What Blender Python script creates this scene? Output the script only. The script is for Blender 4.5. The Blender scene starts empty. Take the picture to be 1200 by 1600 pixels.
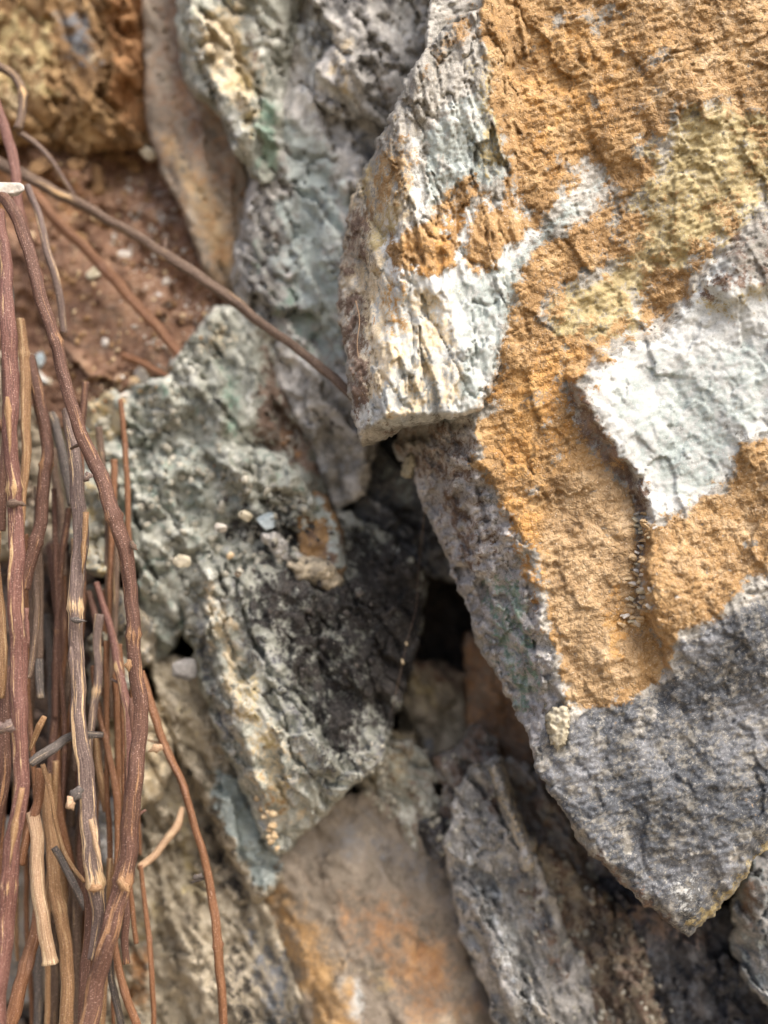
import bpy, bmesh, math, random
import numpy as np
from mathutils import Vector

sc = bpy.context.scene
C = sc.collection
rng = random.Random(7)

# ------------------------------------------------------------------ camera
CZ = 1.15                                    # camera height above the ground
cam_d = bpy.data.cameras.new('camera')
cam_d.sensor_fit = 'VERTICAL'; cam_d.sensor_height = 36; cam_d.sensor_width = 27; cam_d.lens = 36
cam_d.clip_start = 0.005; cam_d.clip_end = 2000
cam = bpy.data.objects.new('camera', cam_d); C.objects.link(cam)
cam.location = (0, 0, CZ); cam.rotation_euler = (math.radians(90), 0, 0)
cam_d.dof.use_dof = True; cam_d.dof.focus_distance = 0.290; cam_d.dof.aperture_fstop = 4.6
cam_d.dof.aperture_blades = 0
sc.camera = cam

# ------------------------------------------------------------------ sky and sun
SUN_EL, SUN_ROT = math.radians(52), math.radians(140)
w = bpy.data.worlds.new('World'); sc.world = w; w.use_nodes = True
wn = w.node_tree
bg = wn.nodes['Background']
sky = wn.nodes.new('ShaderNodeTexSky'); sky.sky_type = 'NISHITA'; sky.sun_disc = False
sky.sun_elevation = SUN_EL; sky.sun_rotation = SUN_ROT
sky.air_density = 0.7; sky.dust_density = 8.0; sky.ozone_density = 0.4; sky.altitude = 300
wn.links.new(sky.outputs[0], bg.inputs[0]); bg.inputs[1].default_value = 0.15
sun_d = bpy.data.lights.new('sun', 'SUN'); sun_d.energy = 1.1; sun_d.angle = math.radians(40); sun_d.color = (1, .98, .95)
sun = bpy.data.objects.new('sun', sun_d); C.objects.link(sun)
sdir = Vector((math.sin(SUN_ROT)*math.cos(SUN_EL), math.cos(SUN_ROT)*math.cos(SUN_EL), math.sin(SUN_EL)))
sun.rotation_euler = (-sdir).to_track_quat('-Z', 'Y').to_euler(); sun.location = (1, -1, 3)
sc.view_settings.view_transform = 'Standard'; sc.view_settings.look = 'None'
sc.view_settings.gamma = 1; sc.view_settings.exposure = 1.06
sc.render.engine = 'CYCLES'; sc.cycles.max_bounces = 6

# ------------------------------------------------------------------ numeric noise
def _h(ix, iy, seed):
    h = (ix.astype(np.int64)*374761393 + iy.astype(np.int64)*668265263 + seed*1442695041) & 0xFFFFFFFF
    h = ((h ^ (h >> 13))*1274126177) & 0xFFFFFFFF
    h = ((h ^ (h >> 15))*2246822519) & 0xFFFFFFFF
    return (h ^ (h >> 16)) & 0xFFFFFFFF

def perlin(x, y, seed=0):
    x0 = np.floor(x); y0 = np.floor(y); fx = x-x0; fy = y-y0
    u = fx*fx*fx*(fx*(fx*6-15)+10); v = fy*fy*fy*(fy*(fy*6-15)+10)
    def g(dx, dy):
        a = _h(x0+dx, y0+dy, seed)*(2*math.pi/4294967296.0)
        return np.cos(a)*(fx-dx) + np.sin(a)*(fy-dy)
    a, b, c, d = g(0, 0), g(1, 0), g(0, 1), g(1, 1)
    return ((a+(b-a)*u) + ((c+(d-c)*u)-(a+(b-a)*u))*v)*1.5

def fbm(x, y, o=4, seed=0, gain=.5, lac=2.07):
    s = 0; a = 1.
    for i in range(o):
        s = s + a*perlin(x+i*17.3, y-i*9.1, seed+i*31); a *= gain; x = x*lac; y = y*lac
    return s

def ridged(x, y, o=4, seed=0, gain=.55, lac=2.1):
    s = 0; a = 1.
    for i in range(o):
        s = s + a*(.5-2*np.abs(perlin(x+i*11.3, y+i*5.7, seed+i*17))); a *= gain; x = x*lac; y = y*lac
    return s

def voro(x, y, seed=0):
    x0 = np.floor(x); y0 = np.floor(y)
    f1 = np.full(x.shape, 9.); f2 = np.full(x.shape, 9.); pl = np.zeros(x.shape)
    for dx in (-1, 0, 1):
        for dy in (-1, 0, 1):
            h = _h(x0+dx, y0+dy, seed); h2 = _h(x0+dx, y0+dy, seed+77); h3 = _h(x0+dx, y0+dy, seed+191)
            cx = x0+dx+h/4294967296.0; cy = y0+dy+h2/4294967296.0
            ddx = x-cx; ddy = y-cy; d = np.sqrt(ddx*ddx+ddy*ddy)
            a = h3*(2*math.pi/4294967296.0)
            p = np.cos(a)*ddx + np.sin(a)*ddy + ((h3 >> 7) & 1023)/1023.0 - .5
            m = d < f1
            f2 = np.where(m, f1, np.minimum(f2, d)); pl = np.where(m, p, pl); f1 = np.where(m, d, f1)
    return f1, f2, pl

def sdf_poly(poly, x, y):
    P = np.asarray(poly, float)
    d2 = np.full(x.shape, 1e18); ins = np.zeros(x.shape, bool)
    n = len(P)
    for i in range(n):
        ax, ay = P[i]; bx, by = P[(i+1) % n]
        ex, ey = bx-ax, by-ay; wx, wy = x-ax, y-ay
        t = np.clip((wx*ex+wy*ey)/(ex*ex+ey*ey+1e-9), 0, 1)
        qx, qy = wx-ex*t, wy-ey*t
        d2 = np.minimum(d2, qx*qx+qy*qy)
        if ay != by:
            c = ((ay > y) != (by > y)) & (x < (bx-ax)*(y-ay)/(by-ay)+ax)
            ins ^= c
    d = np.sqrt(d2)
    return np.where(ins, -d, d)

def sdf_near(poly, x, y, margin):
    P = np.asarray(poly, float)
    m = (x > P[:, 0].min()-margin) & (x < P[:, 0].max()+margin) & (y > P[:, 1].min()-margin) & (y < P[:, 1].max()+margin)
    out = np.full(x.shape, 1e4)
    if m.any(): out[m] = sdf_poly(poly, x[m], y[m])
    return out

def sstep(a, b, x):
    t = np.clip((x-a)/(b-a), 0, 1); return t*t*(3-2*t)

def lin(c):
    return tuple((v/255/12.92 if v/255 <= .04045 else ((v/255+.055)/1.055)**2.4) for v in c)

def at(px, py, D):                            # a point D metres in front of the lens, seen at (px, py) of a 1200 x 1600 frame
    return Vector(((px-600)/1600*D, D, CZ+(800-py)/1600*D))

# ------------------------------------------------------------------ materials
class NB:
    def __init__(s, name):
        s.m = bpy.data.materials.get(name) or bpy.data.materials.new(name); s.m.use_nodes = True; s.t = s.m.node_tree
        s.b = s.t.nodes['Principled BSDF']
    def n(s, typ, **kw):
        nd = s.t.nodes.new(typ)
        for k, v in kw.items(): setattr(nd, k, v)
        return nd
    def l(s, a, b): s.t.links.new(a, b)
    def val(s, sock, v):
        if hasattr(v, 'is_linked') or isinstance(v, bpy.types.NodeSocket): s.l(v, sock)
        else: sock.default_value = v
    def noise(s, vec, scale, detail=4, rough=.6, dist=0.):
        nd = s.n('ShaderNodeTexNoise'); s.l(vec, nd.inputs['Vector'])
        nd.inputs['Scale'].default_value = scale; nd.inputs['Detail'].default_value = detail
        nd.inputs['Roughness'].default_value = rough; nd.inputs['Distortion'].default_value = dist
        return nd.outputs['Fac']
    def math(s, op, a, b=0., c=None, clamp=False):
        nd = s.n('ShaderNodeMath', operation=op, use_clamp=clamp)
        s.val(nd.inputs[0], a); s.val(nd.inputs[1], b)
        if c is not None: s.val(nd.inputs[2], c)
        return nd.outputs[0]
    def ramp(s, fac, stops):
        nd = s.n('ShaderNodeValToRGB'); s.l(fac, nd.inputs[0]); e = nd.color_ramp.elements
        while len(e) < len(stops): e.new(.5)
        for i, (p, c) in enumerate(stops): e[i].position = p; e[i].color = (*c[:3], 1)
        return nd.outputs[0]
    def mix(s, fac, a, b, blend='MIX'):
        nd = s.n('ShaderNodeMix', data_type='RGBA', blend_type=blend)
        s.val(nd.inputs[0], fac)
        for sk, v in ((nd.inputs[6], a), (nd.inputs[7], b)):
            if isinstance(v, tuple): sk.default_value = (*v[:3], 1)
            else: s.l(v, sk)
        return nd.outputs[2]
    def attr(s, name, vec=False):
        nd = s.n('ShaderNodeAttribute', attribute_name=name)
        return nd.outputs['Vector' if vec else 'Fac']
    def srange(s, v, lo, hi):
        nd = s.n('ShaderNodeMapRange', interpolation_type='SMOOTHSTEP')
        s.l(v, nd.inputs[0]); nd.inputs[1].default_value = lo; nd.inputs[2].default_value = hi
        return nd.outputs[0]

LAY = {   # mineral colours (dark, middle, light) as they look in even daylight
    'grey': ((38, 41, 45), (80, 84, 89), (146, 148, 150)),
    'brown': ((66, 52, 44), (108, 90, 77), (154, 134, 118)),
    'olive': ((128, 116, 82), (170, 155, 112), (202, 190, 152)),
    'cream': ((158, 142, 112), (198, 183, 152), (230, 219, 196)),
    'blue': ((118, 130, 128), (158, 168, 164), (196, 203, 197)),
    'white': ((156, 160, 157), (194, 197, 193), (230, 231, 227)),
    'green': ((78, 102, 88), (126, 148, 132), (176, 190, 174)),
    'ochre': ((112, 87, 56), (161, 129, 86), (193, 165, 123)),
    'tan': ((130, 106, 76), (168, 141, 104), (198, 174, 140)),
    'rust': ((108, 76, 48), (150, 110, 72), (184, 146, 104)),
    'amber': ((138, 100, 54), (180, 138, 82), (206, 170, 116)),
    'lilac': ((122, 120, 118), (170, 167, 164), (216, 213, 208)),
    'dark':  ((16, 16, 16), (38, 36, 35), (80, 75, 70)),  # black lichen and dark bands; also paints shade around the cleft
}
ORDER = ['grey', 'white', 'cream', 'blue', 'lilac', 'olive', 'brown', 'green', 'ochre', 'tan', 'amber', 'rust', 'dark']

REC, USED = {}, {}
def rock_mat(name, *a, **k):
    REC[name] = (a, k); USED[name] = set(); return bpy.data.materials.new(name)

def build_rock_mat(name, base, scale=1.0, rough=.85, bump=.5, speck=.35, edge=.35, edge2=1., use=ORDER, crackle=True, blotch=.32, lw=.13):
    b = NB(name)
    tc = b.n('ShaderNodeNewGeometry').outputs['Position']
    big = b.noise(tc, 45*scale, 5, .62, .4)
    mid = b.noise(tc, 210*scale, 5, .65, .2)
    fine = b.noise(tc, 1100*scale, 4, .7)
    var = b.math('ADD', b.math('MULTIPLY', big, .55), b.math('MULTIPLY', mid, .45))
    var = b.math('ADD', var, b.math('MULTIPLY', b.math('SUBTRACT', fine, .5), speck))
    st = ((.33, .50, .67))
    col = b.ramp(var, list(zip(st, [lin(c) for c in base])))
    if blotch > 0:
        o1 = b.n('ShaderNodeVectorMath', operation='ADD'); b.l(tc, o1.inputs[0]); o1.inputs[1].default_value = (3.1, 1.7, 5.3)
        n1 = b.noise(o1.outputs[0], 75*scale, 7, .72, .5)
        col = b.mix(b.math('MULTIPLY', b.srange(n1, .54, .60), blotch), col, lin(tuple(v*.55 for v in base[0])))
        col = b.mix(b.math('MULTIPLY', b.srange(n1, .45, .39), blotch), col, lin(tuple(min(250, v*1.12+6) for v in base[2])))
    brk = b.math('MULTIPLY', b.math('SUBTRACT', b.math('ADD', b.math('MULTIPLY', mid, .6), b.math('MULTIPLY', fine, .4)), .5), edge*7)
    brk2 = b.math('MULTIPLY', brk, edge2)
    och = None
    var2 = b.math('ADD', b.math('MULTIPLY', b.noise(tc, 120*scale, 6, .68, .3), .75), b.math('MULTIPLY', fine, .25))
    for a in use:
        m = b.math('ADD', b.attr(a), brk2)
        w_ = lw
        m = b.srange(m, .5-w_, .5+w_)
        if a in ('ochre', 'tan'): och = m if och is None else b.math('MAXIMUM', och, m)
        lc = b.ramp(var if a in ('grey', 'white', 'blue', 'dark') else var2, list(zip(st, [lin(c) for c in LAY[a]])))
        col = b.mix(m, col, lc)
        if a == 'white': wht = m
    # pale and dark grain
    g = b.noise(tc, 2300*scale, 2, .6)
    col = b.mix(b.math('MULTIPLY', b.srange(g, .62, .72), speck), col, tuple(min(1, 1.25*x+.12) for x in lin(base[2])))
    col = b.mix(b.math('MULTIPLY', b.srange(g, .36, .27), speck*1.2), col, lin((40, 36, 33)))
    b.l(col, b.b.inputs['Base Color'])
    b.b.inputs['Roughness'].default_value = rough
    b.b.inputs['Specular IOR Level'].default_value = .35
    h = b.math('ADD', b.math('MULTIPLY', mid, .9), b.math('MULTIPLY', fine, .35))
    h = b.math('ADD', h, b.math('MULTIPLY', g, .10))
    if crackle and och is not None:
        v = b.n('ShaderNodeTexVoronoi', feature='DISTANCE_TO_EDGE'); 
        mp = b.n('ShaderNodeVectorMath', operation='ADD')
        nz = b.n('ShaderNodeTexNoise'); b.l(tc, nz.inputs['Vector']); nz.inputs['Scale'].default_value = 500
        sc_ = b.n('ShaderNodeVectorMath', operation='SCALE'); b.l(nz.outputs['Color'], sc_.inputs[0]); sc_.inputs['Scale'].default_value = .0018
        b.l(tc, mp.inputs[0]); b.l(sc_.outputs[0], mp.inputs[1]); b.l(mp.outputs[0], v.inputs['Vector'])
        v.inputs['Scale'].default_value = 620
        ck = b.srange(v.outputs['Distance'], 0., .22)
        h = b.math('ADD', h, b.math('MULTIPLY', b.math('MULTIPLY', ck, och), .28))
    if 'white' in use: h = b.math('MULTIPLY', h, b.math('SUBTRACT', 1., b.math('MULTIPLY', wht, .55)))
    bp = b.n('ShaderNodeBump'); bp.inputs['Strength'].default_value = bump; bp.inputs['Distance'].default_value = .0016
    b.l(h, bp.inputs['Height']); b.l(bp.outputs[0], b.b.inputs['Normal'])
    return b.m

M = {}
M['boulder'] = rock_mat('ochre_crusted_quartzite', ((110, 108, 100), (160, 157, 148), (206, 203, 194)), 1.0, .82, .6, .38, .15, 2.6, blotch=.3, lw=.16)
M['grey'] = rock_mat('weathered_grey_stone', ((92, 91, 88), (162, 160, 154), (216, 213, 206)), 1.0, .88, .6, .35, .30)
M['lichen'] = rock_mat('lichen_grey_green_stone', ((100, 103, 94), (165, 167, 155), (218, 218, 208)), 1.15, .9, .65, .35, .32)
M['tanrock'] = rock_mat('tan_stone', ((98, 90, 76), (156, 146, 126), (206, 197, 176)), 1.0, .88, .6, .30, .30)
M['brownrock'] = rock_mat('brown_earthy_stone', ((76, 56, 36), (130, 102, 68), (178, 150, 108)), .9, .88, .55, .30, .35)
M['smooth'] = rock_mat('smooth_slab_stone', ((96, 88, 76), (138, 127, 112), (174, 163, 146)), .6, .75, .35, .22, .25, blotch=.25, lw=.28)
M['darkrock'] = rock_mat('dark_stone', ((30, 29, 30), (66, 64, 64), (116, 112, 110)), 1.0, .75, .6, .3, .3)  # dark base colours shared by several stones
M['soil'] = rock_mat('crumbly_brown_soil', ((74, 54, 43), (128, 97, 77), (172, 144, 118)), 1.3, .95, .8, .4, .35)
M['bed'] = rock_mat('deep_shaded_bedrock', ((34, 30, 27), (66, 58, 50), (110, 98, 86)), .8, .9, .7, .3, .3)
M['chip_white'] = rock_mat('white_quartz_chip', ((160, 154, 142), (204, 198, 186), (232, 228, 220)), 1.5, .6, .4, .15, .2, use=[], crackle=False)
M['chip_tan'] = rock_mat('tan_stone_chip', ((150, 126, 92), (196, 172, 134), (226, 208, 176)), 1.5, .8, .5, .2, .2, use=[], crackle=False)
M['chip_pale'] = rock_mat('pale_lichen_chip', ((140, 132, 110), (182, 174, 150), (214, 208, 188)), 1.5, .85, .5, .2, .2, use=[], crackle=False)
M['chip_brown'] = rock_mat('brown_stone_chip', ((92, 70, 48), (142, 112, 78), (182, 152, 114)), 1.5, .85, .5, .25, .2, use=[], crackle=False)
M['chip_grey'] = rock_mat('grey_stone_chip', ((96, 94, 92), (140, 138, 134), (188, 186, 182)), 1.5, .85, .5, .25, .2, use=[], crackle=False)
M['chip_blue'] = rock_mat('blue_grey_chip', ((120, 132, 136), (170, 184, 188), (212, 222, 224)), 1.5, .8, .5, .2, .2, use=[], crackle=False)

def twig_mat(name, bark, under, peel=.5, gloss=.5):
    b = NB(name)
    v = b.attr('grain', True)
    mp = b.n('ShaderNodeMapping'); b.l(v, mp.inputs[0]); mp.inputs['Scale'].default_value = (1, 1, 26)
    lng = b.n('ShaderNodeMapping'); b.l(v, lng.inputs[0]); lng.inputs['Scale'].default_value = (2.6, 2.6, 45)
    big = b.noise(mp.outputs[0], 1.1, 4, .6, .3)
    fib = b.noise(lng.outputs[0], 3.0, 5, .7, .1)
    tc = b.n('ShaderNodeTexCoord').outputs['Object']
    fine = b.noise(tc, 2600, 3, .6)
    var = b.math('ADD', b.math('MULTIPLY', fib, .7), b.math('MULTIPLY', fine, .3))
    col = b.ramp(var, [(.34, lin(bark[0])), (.5, lin(bark[1])), (.66, lin(bark[2]))])
    uc = b.ramp(var, [(.32, lin(under[0])), (.5, lin(under[1])), (.68, lin(under[2]))])
    m = b.math('ADD', big, b.math('MULTIPLY', b.math('SUBTRACT', fib, .5), .5))
    m = b.math('ADD', m, b.math('MULTIPLY', b.attr('node'), .13))
    m = b.srange(m, .72-peel*.3, .78-peel*.3)
    col = b.mix(m, col, uc)
    col = b.mix(b.math('MULTIPLY', b.srange(fine, .60, .70), .5), col, lin((214, 190, 176)))
    col = b.mix(b.math('MULTIPLY', b.srange(fib, .40, .30), .5), col, lin((54, 38, 34)))
    b.l(col, b.b.inputs['Base Color'])
    b.b.inputs['Roughness'].default_value = 1-gloss; b.b.inputs['Specular IOR Level'].default_value = .45
    h = b.math('ADD', b.math('MULTIPLY', fib, 1.), b.math('MULTIPLY', fine, .3))
    bp = b.n('ShaderNodeBump'); bp.inputs['Strength'].default_value = .5; bp.inputs['Distance'].default_value = .0006
    b.l(h, bp.inputs['Height']); b.l(bp.outputs[0], b.b.inputs['Normal'])
    return b.m
TAN = ((128, 96, 62), (176, 144, 102), (214, 190, 148))
M['t_purple'] = twig_mat('purple_brown_bark', ((66, 42, 37), (106, 71, 61), (142, 106, 92)), TAN, .36, .35)
M['t_red'] = twig_mat('red_brown_bark', ((55, 36, 29), (90, 62, 49), (123, 92, 76)), ((100, 70, 46), (140, 104, 72), (178, 144, 106)), .34, .34)
M['t_mauve'] = twig_mat('mauve_grey_bark', ((67, 55, 51), (102, 86, 79), (141, 125, 116)), ((146, 114, 80), (192, 162, 122), (226, 205, 170)), .5, .32)
M['t_tan'] = twig_mat('straw_tan_bark', ((98, 70, 46), (144, 110, 76), (188, 156, 116)), ((140, 110, 76), (184, 154, 114), (216, 192, 150)), .5, .35)
M['t_orange'] = twig_mat('orange_brown_bark', ((83, 53, 33), (120, 81, 53), (155, 118, 84)), ((92, 62, 46), (130, 94, 72), (168, 132, 106)), .4, .4)
M['t_brown'] = twig_mat('dull_brown_bark', ((55, 42, 33), (92, 74, 60), (128, 109, 92)), TAN, .3, .3)
M['t_grey'] = twig_mat('dark_grey_bark', ((48, 44, 42), (82, 76, 71), (126, 118, 112)), ((98, 84, 70), (138, 122, 100), (180, 162, 136)), .35, .35)
M['t_buff'] = twig_mat('pinkish_buff_bark', ((124, 96, 72), (168, 138, 108), (204, 180, 148)), ((156, 130, 98), (194, 170, 134), (222, 204, 174)), .5, .35)

# ------------------------------------------------------------------ helpers for objects
def tag(o, label=None, cat=None, group=None, kind=None):
    if label: o['label'] = label
    if cat: o['category'] = cat
    if group: o['group'] = group
    if kind: o['kind'] = kind
    return o

def empty(name, loc):
    o = bpy.data.objects.new(name, None); C.objects.link(o); o.location = loc; o.empty_display_size = .01
    return o

def mesh_obj(name, V, F, mat, parent=None, origin=None, attrs=None, smooth=True):
    V = np.asarray(V, float)
    if origin is None:
        origin = Vector((V[:, 0].mean(), V[:, 1].mean(), V[:, 2].min())) if parent is None else Vector(parent.matrix_basis.translation)
    V = V - np.array(origin)
    me = bpy.data.meshes.new(name)
    F = np.asarray(F)
    nf, k = F.shape
    me.vertices.add(len(V)); me.vertices.foreach_set('co', V.astype(np.float32).ravel())
    me.loops.add(nf*k); me.loops.foreach_set('vertex_index', F.astype(np.int32).ravel())
    me.polygons.add(nf); me.polygons.foreach_set('loop_start', np.arange(0, nf*k, k, dtype=np.int32))
    me.update(calc_edges=True); me.validate()
    if smooth: me.polygons.foreach_set('use_smooth', np.ones(len(me.polygons), bool))
    for a, v in (attrs or {}).items():
        v = np.asarray(v, np.float32)
        if v.ndim == 1: me.attributes.new(a, 'FLOAT', 'POINT').data.foreach_set('value', v)
        else: me.attributes.new(a, 'FLOAT_VECTOR', 'POINT').data.foreach_set('vector', v.ravel())
    m_ = M[mat] if isinstance(mat, str) else mat
    me.materials.append(m_)
    if m_.name in USED: USED[m_.name] |= set(attrs or ())
    o = bpy.data.objects.new(name, me); C.objects.link(o)
    if parent is not None: o.parent = parent
    else: o.location = origin
    return o

SEED = [100]
def eval_noise(specs, x, y, seed):
    s = np.zeros(x.shape)
    for i, (typ, amp, sc_, ang, st) in enumerate(specs):
        a = math.radians(ang); u = (x*math.cos(a)+y*math.sin(a))/(sc_*st); v = (-x*math.sin(a)+y*math.cos(a))/sc_
        sd = seed+i*53
        if typ == 'fbm': q = fbm(u, v, 5, sd)
        elif typ == 'soft': q = fbm(u, v, 2, sd)
        elif typ == 'ridge': q = ridged(u, v, 4, sd)
        elif typ == 'facet':
            wu = u+.35*fbm(u*1.3, v*1.3, 3, sd+5); wv = v+.35*fbm(u*1.3+9, v*1.3, 3, sd+6)
            q = voro(wu, wv, sd)[2]
        elif typ == 'chips':
            q = 0; aa = 1.
            for o_ in range(3):
                wu = u+.3*fbm(u*1.2+o_*3, v*1.2, 3, sd+5+o_); wv = v+.3*fbm(u*1.2+9, v*1.2-o_, 3, sd+6+o_)
                q = q+aa*voro(wu, wv, sd+o_*7)[2]; aa *= .48; u = u*2.1+4.7; v = v*2.1-3.1
        elif typ == 'crack':
            wu = u+.4*fbm(u*1.5, v*1.5, 4, sd+5); wv = v+.4*fbm(u*1.5+9, v*1.5, 4, sd+6)
            f1, f2, _ = voro(wu, wv, sd); q = 1-sstep(0, .12, f2-f1)
        elif typ == 'fissure':
            wu = u+.5*fbm(u*1.5, v*1.5, 5, sd+5); wv = v+.5*fbm(u*1.5+9, v*1.5, 5, sd+6)
            f1, f2, _ = voro(wu, wv, sd); q = 1-sstep(0, .055, f2-f1)
        elif typ == 'grain':
            f1, f2, _ = voro(u+.3*fbm(u, v, 2, sd+1), v, sd); q = f1-.4
        elif typ == 'strata':
            q0 = v+.5*fbm(u*.6, v*.25, 4, sd+3); f = q0-np.floor(q0); k = np.floor(q0)
            q = f + (_h(k, k*0, sd)/4294967296.0-.5)*1.5 - .5
        s = s + amp*.1*q
    return s

def rock(name, outline, planes, mat, noise, patches=(), step=4, warp=(7, 45), edge=(7, .32), back=5., taper=16,
         steps=(), ramps=(), smooth=.12, grow=5., parent=None, raise_=None, label=None, cat='rock', group=None, kind=None, origin=None, rings=7, seed=None, nseed=None, zones=(), calm=0., thin=0.):
    """A rock: a fractured front (planes met at creases, steps, relief) inside an uneven outline, with sides that run back and a closed rear."""
    SEED[0] += 997
    sd = SEED[0] if seed is None else seed
    P = np.asarray(outline, float)
    xs = np.arange(P[:, 0].min()-3*step-warp[0]-grow, P[:, 0].max()+3*step+warp[0]+grow, step)
    ys = np.arange(P[:, 1].min()-3*step-warp[0]-grow, P[:, 1].max()+3*step+warp[0]+grow, step)
    X, Y = np.meshgrid(xs, ys)
    def S(x, y):
        wx = warp[0]*fbm(x/warp[1], y/warp[1], 5, sd+900, .6); wy = warp[0]*fbm(x/warp[1]+31, y/warp[1], 5, sd+901, .6)
        return sdf_poly(outline, x+wx, y+wy)-grow
    sd0 = S(X, Y)
    ins = sd0 < 0
    cell = ins[:-1, :-1] | ins[1:, :-1] | ins[:-1, 1:] | ins[1:, 1:]
    used = np.zeros(ins.shape, bool)
    used[:-1, :-1] |= cell; used[1:, :-1] |= cell; used[:-1, 1:] |= cell; used[1:, 1:] |= cell
    idx = np.full(ins.shape, -1, np.int64); idx[used] = np.arange(used.sum())
    x = X[used].copy(); y = Y[used].copy(); d = sd0[used].copy()
    o = np.where(d >= 0)[0]
    for _ in range(3):
        xo, yo = x[o], y[o]; s0 = S(xo, yo); e = 1.5
        gx = (S(xo+e, yo)-S(xo-e, yo))/(2*e); gy = (S(xo, yo+e)-S(xo, yo-e))/(2*e)
        g2 = np.maximum(gx*gx+gy*gy, .25)
        k = np.clip(s0, -2*step, 2*step)/g2
        x[o] = xo-k*gx; y[o] = yo-k*gy
    d[o] = 0
    j, i = np.where(cell)
    F = np.stack([idx[j+1, i], idx[j+1, i+1], idx[j, i+1], idx[j, i]], 1)
    # front depth (cm)
    def depth(x, y):
        D = None
        for (px, py, d0, gx, gy) in planes:
            q = d0+gx*(x-px)/100+gy*(y-py)/100
            if D is None: D = q
            else:
                h = np.clip(.5+.5*(q-D)/smooth, 0, 1); D = D*(1-h)+q*h+smooth*h*(1-h)
        return D
    D = depth(x, y)
    for (poly, slope, wamp) in ramps:
        wx = x+wamp*fbm(x/30, y/30, 4, sd+57); wy = y+wamp*fbm(x/30+7, y/30, 4, sd+58)
        D = D+slope*np.maximum(0, sdf_poly(poly, wx, wy))/100
    for (poly, dd, soft, wamp) in steps:
        if callable(dd): dd = dd(x, y)
        wx = x+wamp*fbm(x/28, y/28, 4, sd+55); wy = y+wamp*fbm(x/28+7, y/28, 4, sd+56)
        D = D+dd*(1-sstep(-soft, soft, sdf_near(poly, wx, wy, 60)))
    # attributes
    A = {}
    for pt in patches:
        a, poly = pt[0], pt[1]; stg = pt[2] if len(pt) > 2 else 1.; soft = pt[3] if len(pt) > 3 else 10.; wamp = pt[4] if len(pt) > 4 else 10.
        neg = a.startswith('-'); a = a.lstrip('-')
        if poly is None: m = np.full(x.shape, stg)
        else:
            ws = max(14., wamp*2.2)
            wx = x+wamp*fbm(x/ws, y/ws, 5, sd+71, .6); wy = y+wamp*fbm(x/ws+13, y/ws, 5, sd+72, .6)
            m = np.clip(.5-sdf_near(poly, wx, wy, 80+soft)/(2*soft), 0, 1)*stg
        if thin and stg >= 1: m = m*(1-thin*sstep(.05, .75, fbm(x/75, y/60, 5, sd+311, .6)))
        cur = A.get(a, np.zeros(x.shape))
        A[a] = np.clip(cur-m, 0, 1) if neg else np.maximum(cur, m)
    kw = 1-calm*np.clip(A.get('white', 0*x)*1.4, 0, 1)*(1-sstep(.4, .6, A.get('ochre', 0*x))) if calm else 1.
    for i_, sp in enumerate(noise):
        D = D+eval_noise([sp], x, y, (nseed or sd)+i_*53)*(kw if sp[2] < 40 else 1.)
    for (poly, specs, soft) in zones:
        k_ = 1-sstep(-soft, soft, sdf_near(poly, x, y, 60))
        D = D+k_*eval_noise(specs, x, y, sd+5)
    for a, amt in (raise_ or {}).items():
        if a in A: D = D-amt*sstep(.35, .65, A[a])
    R, dr = edge
    rr = R*(1+.5*perlin(x/60, y/60, sd+33))
    q = np.clip(1-(-d)/np.maximum(rr, 2), 0, 1)
    D = D+dr*(1-np.sqrt(np.maximum(1-q*q, 0)))
    n = len(x)
    # sides
    E = np.concatenate([F[:, [0, 1]], F[:, [1, 2]], F[:, [2, 3]], F[:, [3, 0]]])
    key = np.minimum(E[:, 0], E[:, 1])*(n+1)+np.maximum(E[:, 0], E[:, 1])
    u, inv, cnt = np.unique(key, return_inverse=True, return_counts=True)
    B = E[cnt[inv] == 1]
    bv = np.unique(B); mp = np.full(n, -1, np.int64); mp[bv] = np.arange(len(bv))
    bx, by = x[bv], y[bv]; e = 6.
    gx = S(bx+e, by)-S(bx-e, by); gy = S(bx, by+e)-S(bx, by-e); gl = np.maximum(np.hypot(gx, gy), 1e-6); gx /= gl; gy /= gl
    VX, VY, VD = [x], [y], [D]; Fs = [F]
    prev = bv.copy(); base = n
    for k in range(1, rings+1):
        t = k/rings; tt = t**1.3
        wob = (fbm(bx/40+k*.45, by/40-k*.31, 4, sd+11)*10)*min(1, t*2.5)
        ins_ = taper*tt-wob*.6-4*math.sin(math.pi*t)
        VX.append(bx-gx*ins_); VY.append(by-gy*ins_); VD.append(D[bv]+back*tt+.08*wob*0.5)
        cur = base+np.arange(len(bv)); base += len(bv)
        Fs.append(np.stack([prev[mp[B[:, 1]]], prev[mp[B[:, 0]]], cur[mp[B[:, 0]]], cur[mp[B[:, 1]]]], 1))
        prev = cur
    x2 = np.concatenate(VX); y2 = np.concatenate(VY); D2 = np.concatenate(VD)/100
    V = np.stack([(x2-600)/1600*D2, D2, CZ+(800-y2)/1600*D2], 1)
    cx, cy = x2[-len(bv):].mean(), y2[-len(bv):].mean(); cd = D2[-len(bv):].max()+.004
    V = np.concatenate([V, [np.array(at(cx, cy, cd))]])
    c = len(V)-1
    F4 = np.concatenate(Fs+[np.stack([prev[mp[B[:, 1]]], prev[mp[B[:, 0]]], np.full(len(B), c), np.full(len(B), c)], 1)[:0]])
    at_ = {}
    for a, v in A.items(): at_[a] = np.concatenate([v]+[v[bv]]*rings+[[0]])
    ob = mesh_obj(name, V, F4, mat, parent, origin, at_)
    if parent is None or cat: tag(ob, label, cat if parent is None else None, group, kind)
    if parent is not None and label: ob['label'] = label
    return ob

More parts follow.
